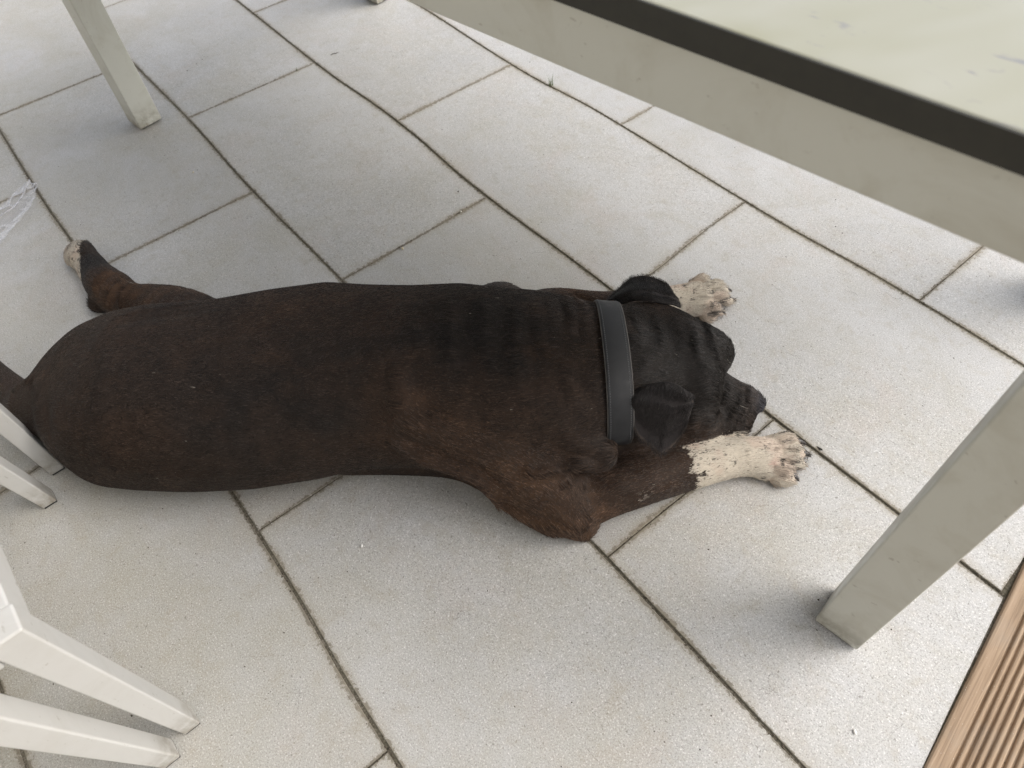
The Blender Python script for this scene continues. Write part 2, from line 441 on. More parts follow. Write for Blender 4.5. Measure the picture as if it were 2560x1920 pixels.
def chair(loc, lean, Wd, rz, label):
    t = tag(empty('garden_chair', loc, math.radians(rz)), label, 'chair', 'stacked white garden chairs')
    # origin at the front right foot, seat goes towards -x and -y
    zt = .392
    for x in (-.015, -Wd+.015):
        top = (x, -.010-lean*.4 - .0, zt+.02)
        lg = prism('front_leg', (x, -.010, .0035), top, .030, .024, M_WHITE, t, .034, .036)
        prism('foot_cap', (x, -.010, .0004), (x, -.010, .0034), .027, .021, M_RUB, lg, bev=.0003)
        prism('side_rail', (x, -.030-lean*.4, zt-.004), (x, -.50, zt-.03), .026, .034, M_WHITE, t)
        bl = prism('back_leg', (x, -.60, .0035), (x, -.50, zt), .026, .036, M_WHITE, t)
        prism('foot_cap', (x, -.60, .0004), (x, -.60, .0034), .023, .031, M_RUB, bl, bev=.0003)
        prism('back_post', (x, -.50, zt+.0005), (x, -.62, .90), .026, .034, M_WHITE, t)
    prism('front_rail', (-.031, -.012-lean*.4, zt), (-Wd+.031, -.012-lean*.4, zt), .034, .038, M_WHITE, t)
    prism('back_rail', (-.031, -.61, .885), (-Wd+.031, -.61, .885), .030, .030, M_WHITE, t)
    ob = link_mesh('seat', [(-.029, -.033-lean*.4, zt+.012), (-.029, -.498, zt-.014), (-Wd+.029, -.498, zt-.014), (-Wd+.029, -.033-lean*.4, zt+.012)], [(0, 1, 2, 3)], M_SLING, t)
    so = ob.modifiers.new('s', 'SOLIDIFY'); so.thickness = .004
    ob = link_mesh('backrest', [(-.029, -.515, zt+.06), (-.029, -.60, .868), (-Wd+.029, -.60, .868), (-Wd+.029, -.515, zt+.06)], [(0, 1, 2, 3)], M_SLING, t)
    so = ob.modifiers.new('s', 'SOLIDIFY'); so.thickness = .004
    return t
chair((1.4105, -.189, 0), 0.0, .574, 1.6, 'topmost white metal garden chair of the stack, with upright front legs')
chair((1.432, -.2275, 0), .09, .538, .9, 'lower white metal garden chair of the stack, with raked front legs')

# ------------------------------------------------------------------ the dog
# modelled as a distance field in its own frame (x = towards the head, y = its left side, z = up), skinned to one mesh
DO = Vector((0.78581, -0.20074, 0.0)); DA = math.atan2(0.77911, 0.626887)
dog = tag(empty('dog', DO, DA), 'large dark brown dog with white front paws lying flat on the tiles', 'dog')
VOX = 0.0028
lo = np.array([-.42, -.34, -.006]); hi = np.array([1.36, .56, .30])
dim = np.ceil((hi-lo)/VOX).astype(int)
FIELD = np.full(dim, .06, np.float32)
def window(a, b, pad):
    i0 = np.maximum(0, np.floor((np.asarray(a)-pad-lo)/VOX).astype(int)); i1 = np.minimum(dim, np.ceil((np.asarray(b)+pad-lo)/VOX).astype(int)+1)
    sl = tuple(slice(int(p), int(q)) for p, q in zip(i0, i1))
    X = (lo[0]+np.arange(i0[0], i1[0])*VOX).astype(np.float32)[:, None, None]
    Y = (lo[1]+np.arange(i0[1], i1[1])*VOX).astype(np.float32)[None, :, None]
    Z = (lo[2]+np.arange(i0[2], i1[2])*VOX).astype(np.float32)[None, None, :]
    return sl, X, Y, Z
def smin(a, b, k):
    h = np.clip(.5+.5*(b-a)/k, 0, 1); return b*(1-h)+a*h-k*h*(1-h)
def put(sl, d, k):
    FIELD[sl] = smin(FIELD[sl], d.astype(np.float32), k)
def cut(sl, d, k):
    FIELD[sl] = -smin(-FIELD[sl], d.astype(np.float32), k)
def d_cone(X, Y, Z, a, b, flat=1.0):
    ax, ay, az, ra = a; bx, by, bz, rb = b
    dx, dy, dz = bx-ax, by-ay, (bz-az)/flat
    L2 = dx*dx+dy*dy+dz*dz+1e-12
    px, py, pz = X-ax, Y-ay, (Z-az)/flat
    t = np.clip((px*dx+py*dy+pz*dz)/L2, 0, 1)
    return np.sqrt((px-t*dx)**2+(py-t*dy)**2+(pz-t*dz)**2)-(ra+(rb-ra)*t)
FLOW = []        # (ax,ay,az,ra,bx,by,bz,rb) bones that set the lie of the hair
def chain(pts, k=.02, flat=1.0, flow=True):
    P_ = np.array(pts, float)
    # Catmull-Rom subdivision
    q = []
    n = len(P_)
    for i in range(n-1):
        p0, p1, p2, p3 = P_[max(0, i-1)], P_[i], P_[i+1], P_[min(n-1, i+2)]
        for t in np.linspace(0, 1, 5)[:-1]:
            q.append(.5*((2*p1)+(-p0+p2)*t+(2*p0-5*p1+4*p2-p3)*t*t+(-p0+3*p1-3*p2+p3)*t**3))
    q.append(P_[-1]); q = np.array(q)
    r = q[:, 3].max()
    sl, X, Y, Z = window(q[:, :3].min(0)-r, q[:, :3].max(0)+r, .03+k)
    d = None
    for a, b in zip(q[:-1], q[1:]):
        e = d_cone(X, Y, Z, a, b, flat); d = e if d is None else np.minimum(d, e)
        if flow: FLOW.append((*a, *b))
    put(sl, d, k)
def ell(c, r, k=.02, rot=None, sub=False):
    R_ = max(r); sl, X, Y, Z = window(np.array(c)-R_, np.array(c)+R_, .02+k)
    px, py, pz = X-c[0], Y-c[1], Z-c[2]
    if rot is not None:
        px, py, pz = (px*rot[0][0]+py*rot[0][1]+pz*rot[0][2], px*rot[1][0]+py*rot[1][1]+pz*rot[1][2], px*rot[2][0]+py*rot[2][1]+pz*rot[2][2])
    k0 = np.sqrt((px/r[0])**2+(py/r[1])**2+(pz/r[2])**2); k1 = np.sqrt((px/r[0]**2)**2+(py/r[1]**2)**2+(pz/r[2]**2)**2)+1e-6
    d = k0*(k0-1)/k1
    (cut if sub else put)(sl, d, k)
def stroke(pts, amp, sig):
    """raise (amp>0) or sink (amp<0) the surface along a line"""
    P_ = np.array(pts, float)
    sl, X, Y, Z = window(P_.min(0), P_.max(0), sig*2.6)
    d = None
    n = len(P_)-1
    for a, b in zip(P_[:-1], P_[1:]):
        e = d_cone(X, Y, Z, (*a, 0), (*b, 0)); d = e if d is None else np.minimum(d, e)
    FIELD[sl] -= (amp*np.exp(-(d/sig)**2)).astype(np.float32)

# --- trunk: superelliptic sections (x, y centre, half width, z centre, half height)
TR = np.array([(.000, .012, .028, .070, .042), (.02, .030, .058, .075, .056), (.04, .042, .084, .080, .067), (.06, .0455, .106, .083, .076), (.08, .0445, .1255, .087, .083), (.10, .0375, .1366, .091, .089), (.14, .0295, .1515, .099, .098), (.18, .0222, .158, .105, .105), (.22, .0164, .1627, .110, .110),
 (.32, .0108, .1681, .112, .112), (.42, .0213, .1827, .110, .110),
 (.52, .0317, .1812, .112, .112), (.60, .0284, .1608, .118, .118), (.68, .0179, .1517, .125, .125), (.76, .0073, .1560, .132, .126), (.83, -.0053, .1531, .135, .122),
 (.88, -.0051, .1518, .132, .115), (.92, -.0056, .1460, .130, .108), (.96, -.0046, .1320, .129, .100), (1.0, -.0020, .1190, .128, .095), (1.04, .004, .112, .122, .088), (1.08, .012, .09, .115, .070), (1.10, .015, .05, .11, .05)])
def trunk():
    xs = lo[0]+np.arange(dim[0])*VOX
    i0 = int((0.0-.02-lo[0])/VOX); i1 = int((1.13-lo[0])/VOX)
    X = xs[i0:i1]
    # smooth interpolation
    def itp(c):
        v = np.interp(X, TR[:, 0], TR[:, c]); kk_ = max(3, int(.02/VOX)); ker = np.hanning(kk_*2+1); ker /= ker.sum()
        return np.convolve(np.pad(v, kk_, mode='edge'), ker, 'valid')
    yc, a, zc, b = (itp(c)[:, None, None] for c in (1, 2, 3, 4))
    Y = (lo[1]+np.arange(dim[1])*VOX)[None, :, None]; Z = (lo[2]+np.arange(dim[2])*VOX)[None, None, :]
    p = 2.25
    for s in range(0, i1-i0, 60):
        e = min(s+60, i1-i0)
        yy = np.abs((Y-yc[s:e])/a[s:e]); zz = np.abs((Z-zc[s:e])/b[s:e])
        rr = (yy**p+zz**p)**(1/p)+1e-6
        d = (rr-1)*np.minimum(np.minimum(a[s:e], b[s:e]), .11)
        ends = np.maximum(TR[0, 0]-X[s:e], X[s:e]-TR[-1, 0])[:, None, None]
        d = np.where(ends > 0, np.maximum(d, 0)+ends, d)
        sl = (slice(i0+s, i0+e), slice(None), slice(None))
        FIELD[sl] = np.minimum(FIELD[sl], d.astype(np.float32))
trunk()
for (x, y, a, z, b), (x2, y2, a2, z2, b2) in zip(TR[:-1], TR[1:]):
    FLOW.append((x2, y2, z2, max(a2, .06), x, y, z, max(a, .06)))
FLOW_TRUNK = len(FLOW)

# --- tail
chain([(0.0533, 0.0011, 0.095, 0.0409), (0.0102, 0.0112, 0.09, 0.0333), (-0.0621, 0.0637, 0.075, 0.0256), (-0.1649, 0.1415, 0.05, 0.0235), (-0.2729, 0.2309, 0.036, 0.0192), (-0.3548, 0.2832, 0.026, 0.0142), (-0.3889, 0.3052, 0.022, 0.0086)], .03)
# --- right hind leg, folded beneath the rump; only its bulge shows
chain([(0.1801, -0.0694, 0.06, 0.0448), (0.2916, -0.0796, 0.055, 0.0415), (0.3839, -0.0802, 0.05, 0.0338), (0.4604, -0.0715, 0.05, 0.0277)], .05, flow=False)
# --- left hind leg stretched out behind
chain([(0.2958, 0.1584, 0.055, 0.0731), (0.2011, 0.237, 0.05, 0.0556), (0.131, 0.2768, 0.044, 0.0422), (0.0873, 0.2893, 0.04, 0.0352)], .03)
chain([(0.2247, 0.2179, 0.05, 0.0444), (0.1214, 0.2711, 0.04, 0.0367), (0.065, 0.2962, 0.038, 0.0353), (0.0202, 0.3289, 0.036, 0.0406)], .016)
chain([(0.0365, 0.315, 0.036, 0.0376), (-0.0011, 0.3478, 0.034, 0.0391), (-0.0347, 0.3822, 0.031, 0.033), (-0.0641, 0.4163, 0.029, 0.0296), (-0.0924, 0.4456, 0.027, 0.029)], .010)
HF = (-0.1062, 0.459, 0.026, 0.0271)
ell(HF[:3], (.030, .033, .025), .012)
for q in ((-0.1234, 0.4485, 0.018, 0.0121), (-0.1293, 0.4698, 0.02, 0.0122), (-0.1237, 0.4856, 0.02, 0.0122), (-0.1095, 0.4897, 0.018, 0.0112)):
    ell(q[:3], (.014, .014, .014), .006)
ell((-0.0096, 0.3116, 0.022, 0.0095)[:3], (.022, .020, .020), .010)      # point of the hock
# --- chest and belly resting on the floor beside the elbow
chain([(0.5643, -0.0741, 0.028, 0.031), (0.6589, -0.0821, 0.028, 0.0277), (0.7443, -0.0929, 0.026, 0.0275), (0.8059, -0.1284, 0.024, 0.0255), (0.8539, -0.1742, 0.022, 0.0234), (0.8896, -0.2005, 0.02, 0.0195)], .022, flow=False)
# --- right foreleg: shoulder, upper arm, elbow, forearm, paw
chain([(0.7155, -0.0653, 0.15, 0.071), (0.7922, -0.0945, 0.125, 0.0745), (0.8472, -0.124, 0.095, 0.0698), (0.8953, -0.1616, 0.065, 0.0513), (0.921, -0.1886, 0.045, 0.037), (0.9322, -0.2065, 0.03, 0.0214)], .030)
chain([(0.9279, -0.1943, 0.034, 0.0329), (0.9739, -0.165, 0.042, 0.0403), (1.0296, -0.1459, 0.042, 0.0399), (1.0865, -0.1275, 0.038, 0.0381), (1.1398, -0.1132, 0.036, 0.0354), (1.1896, -0.1031, 0.033, 0.0319), (1.2239, -0.1003, 0.029, 0.032), (1.2416, -0.0981, 0.024, 0.0299)], .018)
ell((0.9416, -0.2087, 0.014, 0.0101)[:3], (.022, .020, .016), .012)
# --- left foreleg: a strip of it shows past the neck, then the paw
chain([(0.8167, 0.1526, 0.1, 0.0654), (0.8561, 0.1857, 0.06, 0.0493), (0.9168, 0.2237, 0.042, 0.0401), (1.0034, 0.2177, 0.038, 0.0365), (1.0915, 0.2303, 0.034, 0.0315), (1.1457, 0.2427, 0.03, 0.0299), (1.1818, 0.2479, 0.026, 0.0335)], .018)
# --- paws
CLAWS = []
def paw(palm, toes, claws, rt):
    for (a, b, r0, r1, ph) in toes:
        A_ = np.array(a[:3]); B_ = np.array(b[:3])
        mid = A_*.45+B_*.55; mid[2] = max(a[2], b[2])+.006
        chain([(*A_, r0*.95), (*mid, r0*1.02), (*(A_*.12+B_*.88), r1*1.05), (*B_, r1*.9)], .0020, flow=False)
        FLOW.append((*A_, r0, *B_, r1))
    for a, b, r in claws: CLAWS.append((a, b, r))
NT = []
paw(None, [
 ((1.2477, -0.0754, 0.028), (1.3029, -0.069, 0.0125), .0112, .0088, 0),
 ((1.2505, -0.0928, 0.032), (1.3057, -0.0879, 0.013), .0112, .0092, 0),
 ((1.2495, -0.1096, 0.03), (1.2984, -0.107, 0.012), .0110, .0092, 0),
 ((1.2402, -0.1174, 0.022), (1.279, -0.1275, 0.012), .0112, .0094, 0)],
 [((1.3083, -0.0666, 0.014), (1.3204, -0.0669, 0.005), .0036), ((1.311, -0.0896, 0.014), (1.3227, -0.0909, 0.005), .0038),
  ((1.2813, -0.1289, 0.016), (1.2913, -0.1371, 0.009), .0042), ((1.3025, -0.1066, 0.011), (1.3119, -0.1089, 0.004), .0034)], 1)
ell((1.2379, -0.0933, 0.022)[:3], (.030, .030, .019), .008)
ell((1.2647, -0.1351, 0.01)[:3], (.020, .010, .010), .004)
ell((1.2354, -0.1245, 0.014)[:3], (.014, .010, .010), .006)
paw(None, [
 ((1.1834, 0.2895, 0.022), (1.2173, 0.3072, 0.012), .0095, .0080, 0),
 ((1.1947, 0.2661, 0.029), (1.2466, 0.2807, 0.013), .0112, .0092, 0),
 ((1.1959, 0.2407, 0.029), (1.2497, 0.2536, 0.013), .0112, .0092, 0),
 ((1.1891, 0.2256, 0.024), (1.2265, 0.2256, 0.0125), .0108, .0086, 0)],
 [((1.2209, 0.3085, 0.013), (1.2329, 0.3182, 0.005), .0034), ((1.2519, 0.2819, 0.014), (1.2637, 0.2836, 0.005), .0038),
  ((1.2552, 0.256, 0.014), (1.2669, 0.2576, 0.005), .0038), ((1.2315, 0.2249, 0.013), (1.2409, 0.2256, 0.005), .0036)], 1)
ell((1.1788, 0.253, 0.022)[:3], (.030, .031, .019), .008)
ell((1.2034, 0.2151, 0.01)[:3], (.015, .009, .010), .004)

# --- head, in its own frame inside the dog's frame
HC = np.array([1.098, .040, .098]); HY = math.radians(-22); HROLL = math.radians(5); HPITCH = math.radians(8)
def rotm():
    cy, sy = math.cos(HY), math.sin(HY); cr, sr = math.cos(HROLL), math.sin(HROLL); cp, sp = math.cos(HPITCH), math.sin(HPITCH)
    Rz = np.array([[cy, -sy, 0], [sy, cy, 0], [0, 0, 1]]); Ry = np.array([[cp, 0, sp], [0, 1, 0], [-sp, 0, cp]]); Rx = np.array([[1, 0, 0], [0, cr, -sr], [0, sr, cr]])
    return Rz@Ry@Rx
HM = rotm(); HI = HM.T
def hp(f, l, u, r=None):
    p = HC+HM@np.array([f, l, u]); return tuple(p) if r is None else (*p, r)
def hell(c, r, k=.02, sub=False): ell(hp(*c), r, k, HI, sub)
hell((-.055, 0, .000), (.075, .086, .070), .03)
hell((.000, 0, .014), (.085, .080, .064), .03)
for s in (-1, 1):
    hell((.010, s*.060, -.025), (.062, .040, .056), .025)      # cheek
    hell((.054, s*.040, .016), (.040, .036, .032), .026)       # brow
    hell((-.030, s*.042, .040), (.050, .032, .022), .02)       # temple muscle
chain([hp(.050, 0, -.034, .050), hp(.095, .002, -.040, .038), hp(.138, .005, -.044, .031)], .010, flow=False)
FLOW.append((*hp(.15, 0, -.03), .03, *hp(.06, 0, -.01), .05)); FLOW.append((*hp(.06, 0, 0), .05, *hp(-.08, 0, .01), .08))
for s in (-1, 1):
    hell((.082, s*.034, -.066), (.050, .022, .030), .012)      # flews
    hell((.114, s*.020, -.062), (.030, .020, .026), .012)
hell((.157, .008, -.036), (.017, .018, .014), .004)               # nose
hell((.090, 0, -.086), (.050, .030, .014), .010)               # lower jaw
ell((1.1984, -0.0234, 0.036)[:3], (.038, .030, .030), .014, HI)       # jowl spread on the floor
ell((1.1797, -0.0408, 0.03)[:3], (.036, .026, .028), .012, HI)
ell((1.1969, -0.0402, 0.028)[:3], (.028, .020, .026), .012, HI)
ell((1.1155, -0.0454, 0.062)[:3], (.050, .040, .048), .022, HI)       # near cheek
# shaping of the face: furrow, stop, eyelids, muzzle wrinkles
stroke([hp(.080, 0, .005), hp(.055, 0, .030), hp(.01, 0, .072), hp(-.04, 0, .07)], -.0032, .009)
for s in (-1, 1):
    stroke([hp(.160, s*.011+.006, -.038), hp(.168, s*.012+.006, -.042)], -.006, .004)   # nostril
for s in (-1, 1):
    stroke([hp(.172, .006, -.056), hp(.158, s*.022+.004, -.062), hp(.125, s*.046, -.066), hp(.085, s*.058, -.062)], -.0055, .0038)   # lips
    stroke([hp(.070, s*.026, .006), hp(.076, s*.036, .002), hp(.072, s*.048, -.001)], -.0050, .0040)                                  # closed eye
# --- neck folds, shoulder roll by the collar, ribs and muscle shapes
def S(*p): return [q[:3] for q in p]
chain([(0.8441, -0.0861, 0.16, 0.0416), (0.8914, -0.1129, 0.145, 0.0413), (0.9358, -0.1328, 0.13, 0.0344), (0.9672, -0.1388, 0.122, 0.0289)], .012, flow=False)
chain([(0.9757, -0.0336, 0.06, 0.0685), (1.0362, -0.0374, 0.055, 0.0593), (1.0885, -0.0454, 0.05, 0.047), (1.1268, -0.0444, 0.046, 0.0395)], .03, flow=False)   # throat
# floor contact: nothing reaches below the tiles
Zp = (lo[2]+np.arange(dim[2])*VOX).astype(np.float32)[None, None, :]
FIELD[:] = np.maximum(FIELD, .0012-Zp)
# gentle overall softening of the field
def blur(F_, n):
    for _ in range(n):
        for ax in range(3):
            G_ = F_.copy(); s1 = [slice(None)]*3; s2 = [slice(None)]*3
            s1[ax] = slice(1, -1); a_ = [slice(None)]*3; b_ = [slice(None)]*3; a_[ax] = slice(0, -2); b_[ax] = slice(2, None)
            G_[tuple(s1)] = F_[tuple(s1)]*.5+.25*(F_[tuple(a_)]+F_[tuple(b_)]); F_ = G_
    return F_
FIELD = blur(FIELD, 1)
import openvdb
grid = openvdb.FloatGrid(.06)
grid.copyFromArray(FIELD)
pts, quads = grid.convertToQuads(isovalue=0.0)
pts = pts.astype(np.float64)*VOX+lo
quads = quads[:, ::-1]
del FIELD, grid
# keep the largest connected piece only
def largest(pts, quads):
    lab = np.arange(len(pts))
    for _ in range(400):
        mn = lab[quads].min(1); new = lab.copy()
        for c_ in range(4): np.minimum.at(new, quads[:, c_], mn)
        new = new[new]
        if (new == lab).all(): break
        lab = new
    ids, cnt = np.unique(lab, return_counts=True); keep = lab == ids[cnt.argmax()]
    remap = np.cumsum(keep)-1
    return pts[keep], remap[quads[keep[quads[:, 0]]]]
pts, quads = largest(pts, quads)

def quad_mesh(name, pts, quads):
    me = bpy.data.meshes.new(name)
    me.vertices.add(len(pts)); me.vertices.foreach_set('co', pts.astype(np.float32).ravel())
    me.loops.add(len(quads)*4); me.loops.foreach_set('vertex_index', quads.astype(np.int32).ravel())
    me.polygons.add(len(quads)); me.polygons.foreach_set('loop_start', np.arange(len(quads), dtype=np.int32)*4)
    me.polygons.foreach_set('use_smooth', np.ones(len(quads), bool))
    me.update(calc_edges=True); me.validate()
    return me
def quad_normals(pts, quads):
    n = np.cross(pts[quads[:, 2]]-pts[quads[:, 0]], pts[quads[:, 3]]-pts[quads[:, 1]])
    vn = np.zeros_like(pts)
    for c_ in range(4): np.add.at(vn, quads[:, c_], n)
    return vn/(np.linalg.norm(vn, axis=1, keepdims=True)+1e-12), n
VN, FN = quad_normals(pts, quads)

# --- sculpting: skin folds laid on the finished surface (each line is dropped on to the skin, then pressed in or raised)
from mathutils.bvhtree import BVHTree
BV = BVHTree.FromPolygons([tuple(p) for p in pts], [tuple(int(i) for i in q) for q in quads])
EYE = Vector((0.8940, -0.6776, 1.0358))
DISP = np.zeros(len(pts))
def sculpt(line, amp, sig, taper=True):
    P_ = np.array([q[:3] for q in line], float)
    # smooth the control line
    d = np.r_[0, np.cumsum(np.linalg.norm(np.diff(P_, axis=0), axis=1))]
    n = max(6, int(d[-1]/.004)); q = []
    m_ = len(P_)
    for u in np.linspace(0, m_-1, n):
        i = min(int(u), m_-2); t = u-i
        p0, p1, p2, p3 = P_[max(0, i-1)], P_[i], P_[i+1], P_[min(m_-1, i+2)]
        q.append(.5*((2*p1)+(-p0+p2)*t+(2*p0-5*p1+4*p2-p3)*t*t+(-p0+3*p1-3*p2+p3)*t**3))
    hit = []
    for k, p in enumerate(q):
        dr = (Vector(p)-EYE).normalized(); h = BV.ray_cast(EYE, dr)
        if h[0] is not None: hit.append((k/(n-1), np.array(h[0]), np.array(h[1])))
    if len(hit) < 2: return
    H = np.array([h[1] for h in hit]); T = np.array([h[0] for h in hit])
    NN = np.mean([h[2] for h in hit], axis=0); NN = NN/(np.linalg.norm(NN)+1e-9)
    sel = np.where(((pts > H.min(0)-sig*3) & (pts < H.max(0)+sig*3)).all(1) & ((VN*NN).sum(1) > -.2))[0]
    if not len(sel): return
    dd = np.full(len(sel), 1e9); tt = np.zeros(len(sel)); ps = pts[sel]
    for a, b, ta, tb in zip(H[:-1], H[1:], T[:-1], T[1:]):
        D_ = b-a; L2 = D_@D_
        if L2 > .03**2: continue
        t = np.clip(((ps-a)@D_)/(L2+1e-12), 0, 1); e = np.linalg.norm(ps-a-t[:, None]*D_, axis=1)
        m2 = e < dd; dd[m2] = e[m2]; tt[m2] = ta+(tb-ta)*t[m2]
    wgt = np.exp(-(dd/sig)**2)
    if taper: wgt = wgt*np.clip(np.minimum(tt, 1-tt)*4, 0, 1)**.7
    DISP[sel] += amp*wgt
